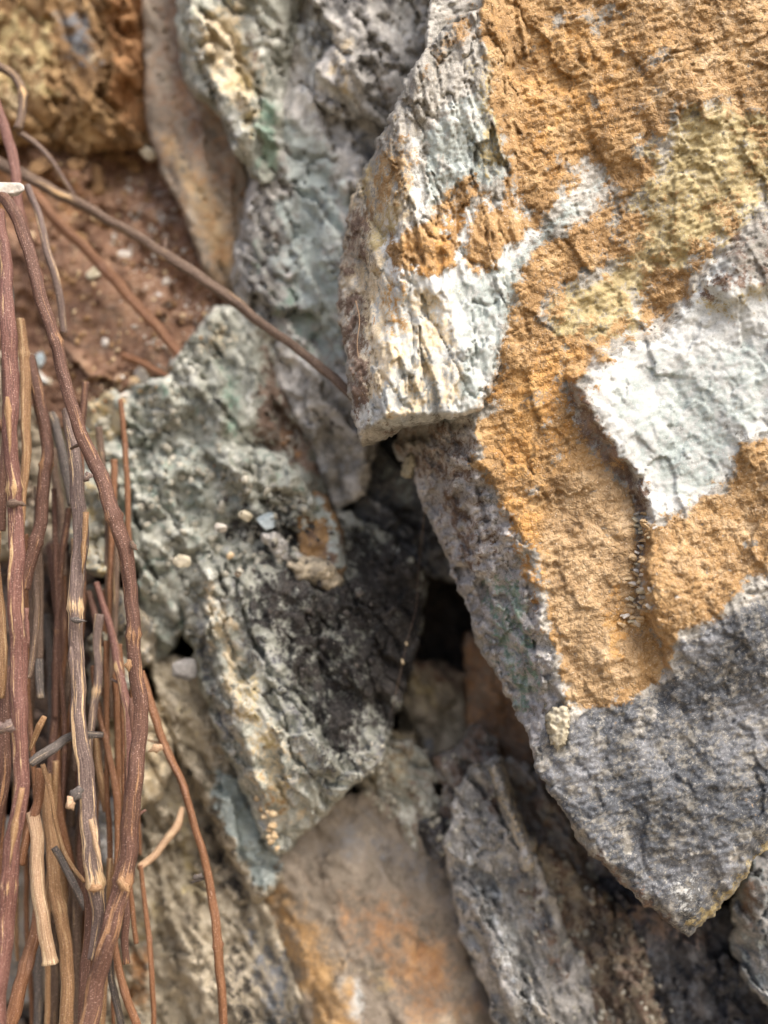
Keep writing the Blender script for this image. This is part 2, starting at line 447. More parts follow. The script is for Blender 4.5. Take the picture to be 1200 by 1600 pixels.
def surf(pts):
    """depth (cm) of what the lens meets at each (px, py)"""
    bpy.context.view_layer.update(); dg = bpy.context.evaluated_depsgraph_get(); out = []
    for px, py in pts:
        d = (at(px, py, 1)-at(600, 800, 0)).normalized()
        ok, loc, *_ = sc.ray_cast(dg, Vector((0, 0, CZ)), d)
        out.append(loc.y*100 if ok else 40.)
    return out

def tube(pts, rad, seg=12, jitter=.06, nodes=(), grain0=0., cut=True):
    """pts: world points with a radius each. Returns verts, faces, grain, node mask of a stem with swollen joints and cut ends."""
    pts = [Vector(p) for p in pts]
    n = len(pts); CP = []
    for i in range(n-1):
        p0 = pts[max(i-1, 0)]; p1 = pts[i]; p2 = pts[i+1]; p3 = pts[min(i+2, n-1)]
        m = max(4, int((p2-p1).length/.0012))
        for k in range(m):
            t = k/m
            q = .5*((2*p1)+(p2-p0)*t+(2*p0-5*p1+4*p2-p3)*t*t+(3*p1-p0-3*p2+p3)*t**3)
            CP.append((q, rad[i]+(rad[i+1]-rad[i])*t))
    CP.append((pts[-1], rad[-1]))
    L = [0.]
    for i in range(1, len(CP)): L.append(L[-1]+(CP[i][0]-CP[i-1][0]).length)
    tot = L[-1]; nd = [f*tot for f in nodes]
    V, G, N = [], [], []
    ph = rng.random()*50
    up = Vector((.3, 1, .2)).normalized()
    for i, (p, r) in enumerate(CP):
        tg = (CP[min(i+1, len(CP)-1)][0]-CP[max(i-1, 0)][0]).normalized()
        a = tg.cross(up).normalized(); b_ = tg.cross(a).normalized()
        s = L[i]; nm = 0.
        rn = .9+.06*math.sin(s*75+ph)
        for q in nd:
            dq = (s-q)/(r*1.0); rn += .13*math.exp(-(dq*1.6)**2) ; nm = max(nm, math.exp(-(dq/1.1)**2))
            if 0 <= dq < .35: rn += .12
        bend = .2*r*math.sin(s*95+ph)+.09*r*math.sin(s*290+ph*2)+.05*r*math.sin(s*610+ph*3); bnd2 = .25*r*math.sin(s*170+ph*1.7)
        for k in range(seg):
            th = 2*math.pi*k/seg
            f = rn*(1+jitter*math.sin(th*3+ph+s*90)+jitter*.6*math.sin(th*5-ph+s*210)+rng.uniform(-.035, .035)+.07*math.sin(th+s*55+ph)*math.sin(s*140+ph*2))
            V.append(p+a*(bend+r*f*math.cos(th))+b_*(bnd2+r*f*math.sin(th)))
            G.append((math.cos(th)+grain0, math.sin(th)+ph, s)); N.append(nm)
    F = []
    m = len(CP)
    for i in range(m-1):
        for k in range(seg):
            k2 = (k+1) % seg
            F.append((i*seg+k, i*seg+k2, (i+1)*seg+k2, (i+1)*seg+k))
    for end, i in ((0, 0), (1, m-1)):                     # slightly hollow cut ends
        c = len(V); ctr = CP[i][0]
        for k in range(seg):
            v = V[i*seg+k]; V.append(ctr+(v-ctr)*.55); G.append((0, 0, L[i])); N.append(1.)
        cc = len(V); V.append(ctr); G.append((0, 0, L[i])); N.append(1.)
        for k in range(seg):
            k2 = (k+1) % seg
            q = (i*seg+k, c+k, c+k2, i*seg+k2) if end == 0 else (i*seg+k2, c+k2, c+k, i*seg+k)
            F.append(q)
            if k % 2 == 0:
                k3 = (k+2) % seg
                F.append((c+k, cc, c+k3, c+k2) if end == 0 else (c+k2, c+k3, cc, c+k))
    return V, F, G, N

def bract(parent, px, py, D, ln, wd, ang, mat='t_tan', name='bract', curl=.35):
    """a dry pointed scale clinging to a joint; ln, wd in pixels at that depth; ang = direction it points, 0 right, 90 up"""
    o = at(px, py, D); k = D/1600; a = math.radians(ang)
    u = Vector((math.cos(a), 0, math.sin(a))); v = Vector((-math.sin(a), 0, math.cos(a))); n = Vector((0, -1, 0))
    V, G = [], []
    rows, cols = 9, 5
    for side in (1, -1):
        for i in range(rows):
            t = i/(rows-1); wv = wd*k*.5*(math.sin(math.pi*(.25+.75*t))**.8)+.2*k
            for j in range(cols):
                s = j/(cols-1)*2-1
                rg = 1+.25*math.sin(t*9+px)*abs(s)+.18*math.sin(t*17+py)*abs(s)
                p = o+u*(ln*k*t*(1+.12*s*math.sin(px)))+v*(wv*s*rg+.18*wd*k*math.sin(t*3+px))+n*(wd*k*(curl*.6*(1-s*s)+.5*curl*math.sin(t*3.2)*1.2)+side*.35*k)
                V.append(p); G.append((s, side, t*ln*k))
    F = []
    R = rows*cols
    for i in range(rows-1):
        for j in range(cols-1):
            a_ = i*cols+j; F.append((a_, a_+1, a_+cols+1, a_+cols)); F.append((R+a_, R+a_+cols, R+a_+cols+1, R+a_+1))
    per = [j for j in range(cols)]+[i*cols+cols-1 for i in range(1, rows)]+[(rows-1)*cols+j for j in range(cols-2, -1, -1)]+[i*cols for i in range(rows-2, 0, -1)]
    for q in range(len(per)):
        a_, b_ = per[q], per[(q+1) % len(per)]; F.append((b_, a_, R+a_, R+b_))
    return mesh_obj(name, V, F, mat, parent, None, {'grain': np.array(G), 'node': np.zeros(len(V))})

def twig(pts, mat, label, nodes=(), seg=12, name='twig', cat='twig', group='dry stems hanging against the stones', jitter=.085):
    """pts: (px, py, D cm, radius px)"""
    P = [at(px, py, D/100) for px, py, D, r in pts]; R = [r*.93*D/100/1600 for px, py, D, r in pts]
    V, F, G, N = tube(P, R, seg, jitter, nodes)
    o = mesh_obj(name, [tuple(v) for v in V], F, mat, None, P[-1], {'grain': np.array(G), 'node': np.array(N)})
    return tag(o, label, cat, group)

def chip(name, px, py, D, sx, sy, ang, mat, label=None, parent=None, cat='stone', group=None, depth=.7, seed=None, pts=26):
    """an angular stone fragment: the hull of scattered points, its edges softened"""
    r = random.Random(seed if seed is not None else int(px*31+py*7)); k = D/100/1600; a = math.radians(ang)
    bm = bmesh.new()
    for _ in range(pts):
        v = Vector((r.gauss(0, 1), r.gauss(0, 1), r.gauss(0, 1))).normalized()
        v = Vector((math.copysign(abs(v.x)**.7, v.x), math.copysign(abs(v.y)**.7, v.y), math.copysign(abs(v.z)**.7, v.z)))*r.uniform(.82, 1)
        x, y, z = v.x*sx*.5*k, v.y*depth*.5*(sx+sy)*.5*k, v.z*sy*.5*k
        bm.verts.new((x*math.cos(a)-z*math.sin(a), y, x*math.sin(a)+z*math.cos(a)))
    bmesh.ops.convex_hull(bm, input=bm.verts)
    for v in [v for v in bm.verts if not v.link_faces]: bm.verts.remove(v)
    bmesh.ops.bevel(bm, geom=bm.edges[:], offset=.05*min(sx, sy)*k, segments=1, affect='EDGES', clamp_overlap=True)
    for f in bm.faces: f.smooth = False
    me = bpy.data.meshes.new(name); bm.to_mesh(me); bm.free(); me.materials.append(M[mat])
    o = bpy.data.objects.new(name, me); C.objects.link(o)
    p = at(px, py, D/100)
    if parent is not None: o.parent = parent; o.location = p-parent.location
    else: o.location = p; tag(o, label, cat, group)
    return o

NUB = [None]
def nub(parent, px, py, D, r, ang, mat='chip_pale', name='crystal_knob', ln=2.2):
    """a small rounded finger of mineral crust"""
    if (mat,) not in nub_cache:
        bm = bmesh.new(); bmesh.ops.create_uvsphere(bm, u_segments=7, v_segments=5, radius=1)
        for v in bm.verts:
            v.co.z *= 1+.25*math.sin(v.co.x*3); v.co.x *= 1.15+.2*v.co.z
        for f in bm.faces: f.smooth = True
        me = bpy.data.meshes.new(name); bm.to_mesh(me); bm.free(); me.materials.append(M[mat]); nub_cache[(mat,)] = me
    o = bpy.data.objects.new(name, nub_cache[(mat,)]); C.objects.link(o)
    p = at(px, py, D/100); k = D/100/1600
    o.parent = parent; o.location = p-parent.location
    o.scale = (r*k*ln, r*k*1.1, r*k); o.rotation_euler = (rng.uniform(-.5, .5), -math.radians(ang), rng.uniform(-.6, .6))
    return o
nub_cache = {}
# ================================================================== the setting
def build_ground():
    b = NB('bare_earth_ground'); tc = b.n('ShaderNodeTexCoord').outputs['Object']
    n1 = b.noise(tc, 3, 8, .6); b.l(b.ramp(n1, [(.3, lin((96, 84, 66))), (.5, lin((128, 114, 92))), (.7, lin((158, 146, 122)))]), b.b.inputs['Base Color'])
    b.b.inputs['Roughness'].default_value = .95; M['ground'] = b.m
    n = 40; g = np.linspace(-1, 1, n); g = np.sign(g)*np.abs(g)**3*400
    X, Y = np.meshgrid(g, g); Z = .03*fbm(X/.7, Y/.7, 3, 5)
    V = np.stack([X.ravel(), Y.ravel(), Z.ravel()], 1)
    i, j = np.meshgrid(np.arange(n-1), np.arange(n-1)); a = (j*n+i).ravel()
    tag(mesh_obj('ground', V, np.stack([a, a+1, a+n+1, a+n], 1), 'ground', None, Vector((0, 0, 0))), kind='structure')
build_ground()

BIG = [(-1500, -1500), (2700, -1500), (2700, 3900), (-1500, 3900)]
rock('rock_face', BIG, [(600, 800, 38.5, 0, 0)], 'bed', [('chips', 16, 260, 65, 1.6), ('fbm', 10, 180, 60, 1.5), ('ridge', 3, 50, 70, 2)],
     [('grey', [(-1500, -1500), (2700, -1500), (2700, 300), (-1500, 300)], .45, 200, 60), ('rust', [(-1500, -300), (200, -300), (200, 700), (-1500, 700)], .5, 150, 60)],
     step=20, warp=(20, 200), edge=(40, 3), back=30, taper=0, grow=0, steps=[([(20, -40), (1180, -40), (1180, 1640), (20, 1640)], 8.5, 90, 20)], kind='structure', cat=None)

FB = lambda a, s: ('fbm', a, s, 0, 1)
WALL = [('strata', 3.5, 56, 62, 1), ('chips', 7, 96, 62, 2.4), ('fissure', 4, 170, 62, 2.2), ('fbm', 1.2, 70, 62, 2.4), ('ridge', .6, 26, 62, 3), ('fbm', .6, 12, 40, 1.4), ('grain', .5, 8, 30, 1.3)]
def brock(name, outline, planes, mat, noise, *a, **k):      # a block of the fractured wall: its joints and bedding run on into its neighbours
    if mat != 'smooth': noise = [(t, am*k.pop('relief', 1.) if t == 'chips' else am, s_, an, st) for t, am, s_, an, st in WALL]
    else: noise = [(t, am*.35, s_, an, st) for t, am, s_, an, st in WALL]
    noise = noise+k.pop('extra', [])
    k.setdefault('nseed', 777); k.setdefault('grow', 10.)
    return rock(name, outline, planes, mat, noise, *a, **k)
# --- brown earth ledge, upper left
soil = rock('soil_ledge', [(-320, 190), (60, 205), (180, 225), (250, 240), (300, 320), (330, 410), (360, 450), (350, 520), (300, 570), (260, 620), (150, 660), (-300, 680)],
     [(150, 400, 37.6, -.1, -.75)], 'soil',
     [('fbm', 6, 90, 35, 1.6), ('chips', 4, 55, 35, 1.5), ('grain', 1.6, 12, 0, 1), ('fbm', 1.2, 14, 0, 1)],
     [('rust', [(-60, 240), (120, 240), (160, 330), (100, 360), (-60, 330)], .46, 20), ('brown', [(50, 370), (120, 390), (280, 540), (240, 600), (60, 560)], .42, 25),
      ('white', [(215, 270), (265, 280), (300, 350), (250, 400), (205, 340)], .40, 26, 16), ('white', [(180, 420), (330, 470), (330, 520), (230, 480)], .36, 20, 16),
      ('cream', [(130, 590), (280, 560), (260, 630), (130, 650)], .42, 22, 14)], step=4.5, kind='structure', cat=None, back=6)
# smooth brown slab bedded in the soil
rock('rock', [(55, 390), (110, 375), (170, 430), (215, 490), (285, 560), (262, 592), (200, 585), (120, 545), (70, 500)],
     [(160, 480, 36.6, -.3, -.5)], 'soil', [FB(3, 90), ('fbm', .9, 14, 0, 1)], [('brown', None, .42), ('rust', [(60, 390), (170, 420), (120, 500), (60, 480)], .40, 30)],
     step=4.5, edge=(14, .5), back=2, label='flat reddish brown slab bedded in soil between two fallen twigs')

# ================================================================== background stones
brock('rock', [(-270, -160), (250, -160), (240, -20), (236, 90), (246, 190), (232, 232), (185, 222), (130, 236), (60, 218), (-240, 200)],
     [(80, 60, 37.4, -.25, -.35), (80, 190, 37.2, 0, .9), (215, 80, 37.4, 1.2, 0)], 'brownrock',
     [('chips', 6, 70, 60, 1.6), ('fbm', 5, 60, 55, 1.8), ('fbm', 1.4, 14, 0, 1)],
     [('rust', [(140, -160), (250, -160), (245, 200), (190, 215), (165, 120)], .66, 25, 20), ('grey', [(70, 10), (140, -10), (165, 80), (150, 130), (90, 100)], .55, 25, 20),
      ('olive', [(-190, 0), (80, 0), (110, 160), (-320, 190)], .5, 30, 20), ('cream', [(-20, 110), (40, 120), (50, 190), (-20, 200)], .52, 16, 12), ('cream', [(140, 40), (165, 60), (150, 120), (130, 90)], .5, 16, 12)],
     step=4.5, label='rusty brown overhanging rock in the top left corner', back=6)
brock('rock', [(226, -160), (305, -160), (292, -20), (290, 70), (312, 140), (352, 190), (372, 265), (388, 340), (380, 410), (352, 452), (322, 410), (300, 340), (262, 270), (240, 200), (234, 80)],
     [(290, 160, 36.0, -.9, -.2), (350, 300, 36.0, .8, .1)], 'smooth', [('soft', 4, 90, 70, 2.4), ('fbm', .7, 26, 70, 3)],
     [('brown', [(225, -160), (310, -160), (300, 120), (360, 260), (390, 330), (350, 330), (290, 200), (262, 150)], .74, 30, 12), ('tan', [(250, 220), (300, 240), (385, 330), (385, 420), (345, 450), (300, 350)], .56, 30, 16), ('rust', None, .34),
      ('rust', [(300, 130), (360, 200), (375, 260), (350, 280), (310, 190)], .46, 20, 10), ('olive', [(245, 190), (262, 240), (300, 330), (350, 440), (370, 410), (330, 300), (285, 240)], .60, 20, 10)],
     step=4.5, warp=(4, 60), label='smooth elongated tan and mauve rock wedged beside the rusty overhang', back=5)
brock('rock', [(284, -160), (480, -160), (470, -10), (452, 60), (440, 150), (434, 200), (436, 262), (420, 278), (398, 268), (378, 240), (352, 186), (330, 160), (300, 132), (286, 70)],
     [(370, 80, 34.3, -.3, -.3), (310, 100, 34.2, -2.4, .4), (425, 180, 34.6, 1.4, .2)], 'lichen',
     [('strata', 3.5, 46, 62, 1), ('fbm', 5, 42, 62, 1.8), ('fbm', 1.6, 11, 0, 1)],
     [('cream', [(300, 10), (380, 0), (410, 120), (415, 230), (350, 160), (310, 120)], .66, 22, 14), ('olive', [(340, 90), (400, 90), (420, 220), (380, 220)], .46, 20, 14),
      ('green', [(286, 0), (310, 0), (312, 120), (290, 110)], .46, 16), ('green', [(396, 150), (440, 150), (445, 270), (395, 275)], .62, 18, 12), ('brown', [(366, 20), (392, 30), (420, 150), (398, 150)], .50, 12, 8),
      ('dark', [(330, 165), (360, 180), (390, 250), (370, 250)], .45, 10, 8)],
     step=4.5, label='pale yellow green lichened rock rib at top centre', back=5)
brock('rock', [(430, -160), (760, -160), (760, 60), (660, 160), (620, 300), (600, 480), (596, 640), (578, 700), (560, 770), (528, 792), (506, 720), (476, 650), (440, 590), (405, 520), (372, 470), (372, 430), (386, 350), (398, 270), (420, 200), (436, 90)],
     [(500, 320, 34.6, -.35, -.1), (410, 420, 34.7, -1.8, 0), (585, 300, 34.8, 1.3, 0), (500, 700, 34.9, 0, .9)], 'grey',
     [('chips', 4, 60, 70, 1.7), ('ridge', 3, 52, 72, 2.6), ('fbm', 5, 46, 60, 1.4), ('fbm', 2.2, 12, 0, 1), ('grain', 1.2, 9, 0, 1)],
     [('blue', [(430, 180), (520, 200), (560, 330), (540, 600), (470, 560), (420, 420)], .62, 30, 20), ('white', [(450, 20), (540, 0), (540, 130), (470, 150)], .60, 22, 16), ('white', [(430, 170), (520, 190), (520, 320), (450, 330)], .56, 26, 18),
      ('green', [(372, 380), (420, 300), (430, 430), (400, 480)], .44, 22, 14), ('green', [(400, 440), (470, 430), (540, 540), (500, 590), (430, 540)], .40, 22, 14), ('dark', [(395, 260), (440, 270), (440, 360), (405, 420), (390, 330)], .47, 14, 12),
      ('brown', [(420, 330), (470, 340), (440, 440), (410, 430)], .42, 18, 12), ('grey', [(540, 200), (620, 210), (600, 420), (540, 330)], .56, 24, 14), ('dark', [(480, 580), (540, 640), (540, 760), (505, 720)], .42, 18, 12)],
     step=4.5, label='large rough blue grey rock behind the ochre boulder', back=6)
brock('rock', [(490, -160), (760, -160), (760, 40), (690, 70), (640, 130), (612, 196), (590, 180), (566, 172), (548, 180), (522, 170), (498, 150), (508, 110), (530, 60), (500, 0)],
     [(600, 40, 33.4, .5, -.2), (540, 80, 33.3, -1.2, .1), (580, 150, 33.5, 0, .8)], 'grey',
     [('chips', 4, 55, 75, 1.8), ('fbm', 4, 46, 70, 1.8), ('fbm', 1.8, 11, 0, 1)],
     [('white', [(610, -40), (690, -40), (660, 60), (620, 90), (590, 40)], .48, 22, 16), ('cream', [(510, 40), (550, 40), (558, 170), (510, 150)], .46, 16, 12), ('dark', [(556, 40), (590, 90), (600, 180), (566, 168)], .44, 14, 10), ('brown', [(570, 120), (620, 130), (610, 195), (570, 170)], .46, 16)],
     step=4.5, label='grey rock knob with a ledge edge at top, left of the boulder', back=3)
# greenish block with brown flank, below the long twig
brock('rock', [(276, 580), (292, 560), (342, 488), (400, 498), (440, 560), (470, 640), (505, 720), (508, 770), (470, 762), (430, 718), (384, 704), (352, 692), (318, 640)],
     [(350, 590, 34.4, -.7, -.2), (430, 640, 34.5, 1.9, -.2), (420, 700, 34.6, 0, 1.2)], 'lichen', [('chips', 3, 50, 60, 1.5), ('fbm', 4, 40, 60, 1.5), ('fbm', 1.5, 11, 0, 1)],
     [('green', [(330, 560), (380, 580), (388, 700), (350, 690)], .50, 18, 12), ('brown', [(395, 500), (450, 570), (505, 720), (508, 770), (430, 716), (388, 690), (400, 600)], .62, 16, 12), ('dark', [(410, 510), (450, 560), (440, 620), (405, 580)], .44, 14, 10),
      ('rust', [(430, 640), (480, 690), (480, 740), (430, 700)], .42, 14, 10), ('cream', [(285, 560), (340, 495), (390, 510), (350, 570)], .46, 18, 12)],
     step=4.5, label='cracked block, pale green left face and brown right face, under the long twig tip', back=5)
# rough pale lichened mass in the middle left
brock('rock', [(128, 690), (150, 640), (210, 612), (280, 588), (322, 642), (356, 694), (440, 724), (476, 768), (500, 800), (470, 850), (440, 900), (380, 890), (330, 872), (300, 900), (296, 960), (268, 1000), (236, 1032), (222, 980), (228, 880), (190, 870), (150, 840), (132, 780)],
     [(290, 760, 34.0, -.3, -.5), (380, 800, 33.6, .3, .9), (160, 740, 34.0, -2, 0), (270, 930, 33.4, .3, 1.0)], 'lichen',
     [('chips', 5, 46, 30, 1.2), ('fbm', 6, 44, 0, 1), ('fbm', 2.6, 12, 0, 1), ('grain', 1.6, 9, 0, 1)],
     [('green', [(160, 640), (240, 640), (230, 720), (160, 700)], .42, 22, 14), ('blue', [(200, 720), (330, 700), (380, 790), (260, 800)], .40, 30, 18), ('dark', [(340, 800), (460, 780), (520, 830), (480, 900), (380, 890), (330, 840)], .64, 30, 20), ('green', None, .36), ('rust', [(240, 690), (420, 740), (460, 800), (300, 780)], .40, 40, 20), ('blue', [(150, 640), (340, 680), (380, 800), (200, 820)], .46, 40, 20), ('white', None, .36), ('dark', [(210, 820), (300, 830), (300, 860), (220, 860)], .42, 16, 12),
      ('brown', [(330, 690), (440, 724), (500, 800), (420, 790), (340, 740)], .45, 20, 14), ('white', [(240, 900), (290, 900), (290, 990), (235, 1020)], .42, 18, 12), ('cream', [(150, 700), (330, 690), (330, 780), (170, 800)], .42, 30, 16)],
     step=4.5, extra=[('chips', 4, 36, 30, 1.3)], label='crumbly pale grey green rock mass right of the red twig', back=5)
# central jutting block
blk = brock('rock', [(288, 930), (302, 880), (345, 850), (400, 826), (470, 806), (540, 806), (600, 840), (652, 890), (656, 960), (636, 1040), (612, 1110), (590, 1180), (540, 1228), (478, 1290), (440, 1330), (418, 1306), (402, 1254), (372, 1190), (336, 1110), (306, 1020)],
     [(430, 1080, 32.2, .25, -.35), (560, 1000, 32.9, 1.9, -.5), (480, 930, 32.9, .6, -2.0), (520, 1230, 32.5, .7, 1.2)], 'lichen',
     [('chips', 5, 70, 62, 1.9), ('fbm', 3.5, 50, 62, 1.6), ('ridge', 1.6, 24, 55, 1.8), ('fbm', 1.8, 11, 0, 1), ('grain', 1.5, 8, 0, 1)],
     [('grey', [(280, 850), (700, 850), (700, 1250), (480, 1250), (330, 1100)], .45, 40, 20), ('dark', [(380, 850), (520, 830), (640, 900), (650, 980), (610, 1110), (580, 1190), (530, 1220), (500, 1160), (450, 1090), (400, 1000), (370, 920)], .66, 60, 34), ('dark', [(470, 1050), (560, 1050), (570, 1180), (510, 1190)], .75, 24, 16), ('dark', [(480, 880), (640, 900), (640, 980), (520, 960)], .74, 36, 24), ('dark', [(540, 820), (680, 840), (680, 1060), (600, 1150), (560, 1100), (530, 960)], .82, 36, 20), ('dark', [(380, 800), (660, 800), (660, 900), (400, 890)], .6, 30, 20),  # black lichen; right flank darkened further to paint the cleft's shade
      ('cream', [(300, 900), (350, 900), (400, 1060), (470, 1180), (480, 1280), (430, 1320), (380, 1190), (330, 1070)], .54, 28, 16), ('olive', [(330, 1000), (420, 1060), (480, 1240), (420, 1270), (370, 1160)], .42, 28, 16), ('white', [(430, 1210), (470, 1205), (465, 1260), (440, 1260)], .62, 10, 8), ('ochre', [(390, 1180), (420, 1200), (470, 1290), (440, 1330), (410, 1290)], .46, 18, 12), ('grey', [(290, 940), (312, 930), (350, 1090), (390, 1210), (370, 1200), (320, 1090)], .56, 10, 8)],
     step=3, ramps=[([(318, 900), (420, 780), (700, 780), (700, 1350), (432, 1350), (416, 1250), (385, 1170), (350, 1080), (326, 1000)], 5., 6)], label='jutting tan block with black lichen, shade painted on its right, and pointed tip at centre', back=8, seed=999)
for k in range(34):
    t = k/33; r = random.Random(k)
    x = 393+t*38+r.uniform(-7, 9); y = 1185+t*138+r.uniform(-8, 8)
    nub(blk, x, y, 32.75-.1*t+r.uniform(-.1, .1), r.uniform(3, 5.2), r.uniform(150, 260), 'chip_tan', 'crust_knob', 1.3)
# small stones lying in the hollow
chip('stone', 418, 815, 33.2, 36, 30, 20, 'chip_blue', 'small pale blue chip lying in dark grit left of the square block', group='loose stones in the hollow')
rock('rock', [(458, 786), (500, 776), (524, 806), (536, 870), (530, 905), (490, 890), (470, 850)], [(495, 830, 33.6, .3, -.3), (520, 830, 33.5, 2.4, 0), (490, 792, 33.4, 0, -3)], 'brownrock', [FB(2, 30), ('fbm', 1, 9, 0, 1)],
     [('blue', [(455, 780), (505, 772), (545, 860), (536, 905), (515, 880), (505, 815), (462, 808)], .75, 8, 8), ('brown', None, .42)], step=3.5, edge=(10, .4), back=2, label='small block with pale blue edge sitting in the dark hollow', warp=(4, 30))
rock('rock', [(452, 880), (470, 868), (510, 880), (532, 905), (524, 922), (500, 912), (470, 902)], [(490, 892, 32.9, .4, .8), (490, 884, 32.9, 0, -3)], 'tanrock', [FB(1.6, 26), ('fbm', .8, 8, 0, 1)], [('cream', None, .40)], step=3, edge=(8, .3), back=2, label='flat tan sliver lying just below the blue edged block', warp=(3, 20))
rock('rock', [(414, 838), (432, 836), (450, 858), (468, 872), (455, 878), (434, 866)], [(440, 856, 33.1, .3, .5)], 'grey', [FB(1.4, 22), ('fbm', .8, 8, 0, 1)], [], step=3, edge=(7, .3), back=1.5, label='narrow grey flake leaning left of the flat tan sliver', warp=(3, 20))
for i, (x, y, s, m, lb) in enumerate([(383, 806, 26, 'chip_pale', 'small white flake at the top edge of the dark grit'), (345, 824, 22, 'chip_white', 'small whitish crumb on the pale crumbly rock'), (286, 876, 34, 'chip_pale', 'squarish pale pebble left above the jutting block'), (360, 868, 16, 'chip_tan', 'tiny tan crumb above the jutting block'), (372, 896, 13, 'chip_brown', 'tiny orange crumb on top of the jutting block')]):
    chip('stone', x, y, 32.6, s, s*.75, 20*i-30, m, lb, group='loose stones in the hollow')
# shaded stones deep in the cleft
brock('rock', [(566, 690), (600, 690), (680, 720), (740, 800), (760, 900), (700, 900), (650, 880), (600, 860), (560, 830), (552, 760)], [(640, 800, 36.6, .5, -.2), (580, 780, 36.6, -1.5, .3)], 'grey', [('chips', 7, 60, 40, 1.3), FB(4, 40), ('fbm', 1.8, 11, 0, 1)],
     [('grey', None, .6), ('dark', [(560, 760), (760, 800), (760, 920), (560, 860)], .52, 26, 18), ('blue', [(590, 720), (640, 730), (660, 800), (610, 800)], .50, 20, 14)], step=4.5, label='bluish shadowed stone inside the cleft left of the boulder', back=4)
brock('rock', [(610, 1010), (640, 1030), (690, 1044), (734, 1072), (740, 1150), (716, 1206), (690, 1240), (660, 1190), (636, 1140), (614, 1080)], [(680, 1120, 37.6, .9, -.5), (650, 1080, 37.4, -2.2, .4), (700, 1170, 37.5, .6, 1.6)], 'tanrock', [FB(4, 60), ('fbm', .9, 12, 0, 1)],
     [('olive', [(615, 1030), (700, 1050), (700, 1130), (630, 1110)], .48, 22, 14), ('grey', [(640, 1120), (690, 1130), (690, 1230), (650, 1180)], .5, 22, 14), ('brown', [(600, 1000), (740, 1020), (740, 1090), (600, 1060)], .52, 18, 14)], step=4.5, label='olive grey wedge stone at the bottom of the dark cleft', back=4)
brock('rock', [(600, 900), (660, 900), (720, 930), (760, 1020), (740, 1060), (700, 1050), (640, 1040), (606, 1010)], [(670, 980, 42, .5, 0)], 'darkrock', [('chips', 8, 40, 30, 1.2), FB(5, 34), ('fbm', 2, 10, 0, 1)], [('brown', None, .46), ('dark', None, .42)], step=4.5, label='rock at the back of the cleft, coloured black for the cavity shade', back=3)  # dark layers put the cavity's shade into the rock colour
brock('rock', [(735, 1000), (770, 1030), (812, 1120), (850, 1200), (840, 1250), (800, 1240), (760, 1190), (738, 1140), (736, 1070)], [(770, 1110, 36.4, -.9, .2)], 'smooth', [FB(3, 70), ('fbm', .9, 12, 0, 1)], [('brown', None, .60), ('rust', None, .42)], step=4.5, label='smooth brown stone tucked under the lower left edge of the boulder', back=4)
for i, (o, D, m, lb, pt) in enumerate([
    ([(560, 1190), (600, 1150), (640, 1150), (640, 1200), (612, 1240), (580, 1250)], 35.6, 'tanrock', 'small olive stone under the right side of the jutting block', [('olive', None, .46), ('dark', None, .40)]),
    ([(590, 1170), (640, 1160), (668, 1210), (680, 1280), (700, 1312), (660, 1326), (620, 1290), (600, 1240)], 34.9, 'lichen', 'lumpy olive grey stone above the smooth slab', [('olive', [(590, 1160), (650, 1160), (650, 1230), (600, 1230)], .5, 16), ('brown', None, .42)]),
    ([(690, 1190), (722, 1170), (742, 1140), (770, 1160), (772, 1230), (740, 1260), (716, 1310), (692, 1300), (696, 1240)], 34.7, 'grey', 'broken grey brown stone at the head of the layered slab', [('brown', None, .50)]),
    ([(660, 1290), (705, 1290), (716, 1330), (700, 1360), (660, 1345)], 34.6, 'darkrock', 'small dark stone wedged between smooth slab and layered slab', [('grey', None, .42)])]):
    cx = sum(p[0] for p in o)/len(o); cy = sum(p[1] for p in o)/len(o)
    brock('rock', o, [(cx, cy, D, .3, -.3), (cx+18, cy, D, 1.6, .2), (cx-15, cy, D, -1.4, .3)], m, [('chips', 4, 34, 50, 1.4), FB(4, 34), ('fbm', 1.8, 10, 0, 1)], pt, step=3.5, label=lb, back=4)

# smooth grey to rust slab at the bottom
brock('rock', [(404, 1404), (430, 1360), (448, 1322), (500, 1270), (570, 1238), (640, 1286), (700, 1330), (722, 1400), (742, 1480), (768, 1570), (800, 1820), (500, 1770), (480, 1560), (450, 1480)],
     [(580, 1450, 34.2, .15, -.55), (460, 1440, 34.1, -2.6, .5), (720, 1450, 34.3, 1.6, -.3)], 'smooth', [('soft', 4, 90, 60, 1.8), ('fbm', 2, 36, 60, 2), ('fbm', .8, 10, 0, 1)],
     [('grey', [(440, 1320), (560, 1230), (700, 1320), (730, 1430), (640, 1400), (540, 1360)], .46, 44, 18), ('rust', [(500, 1400), (640, 1400), (720, 1480), (740, 1600), (640, 1640), (580, 1500)], .60, 50, 22), ('ochre', [(410, 1400), (450, 1380), (520, 1480), (560, 1580), (620, 1700), (500, 1720), (480, 1560)], .72, 26, 16),
      ('white', [(520, 1530), (570, 1530), (575, 1600), (530, 1610)], .60, 14, 12), ('cream', [(640, 1560), (740, 1570), (740, 1640), (640, 1640)], .44, 22, 14), ('grey', [(690, 1330), (760, 1480), (790, 1640), (730, 1560)], .52, 16, 12), ('olive', [(560, 1500), (640, 1520), (600, 1600)], .44, 22, 14)],
     step=4.5, label='smooth slab at bottom centre, grey above and orange rust below', back=6)
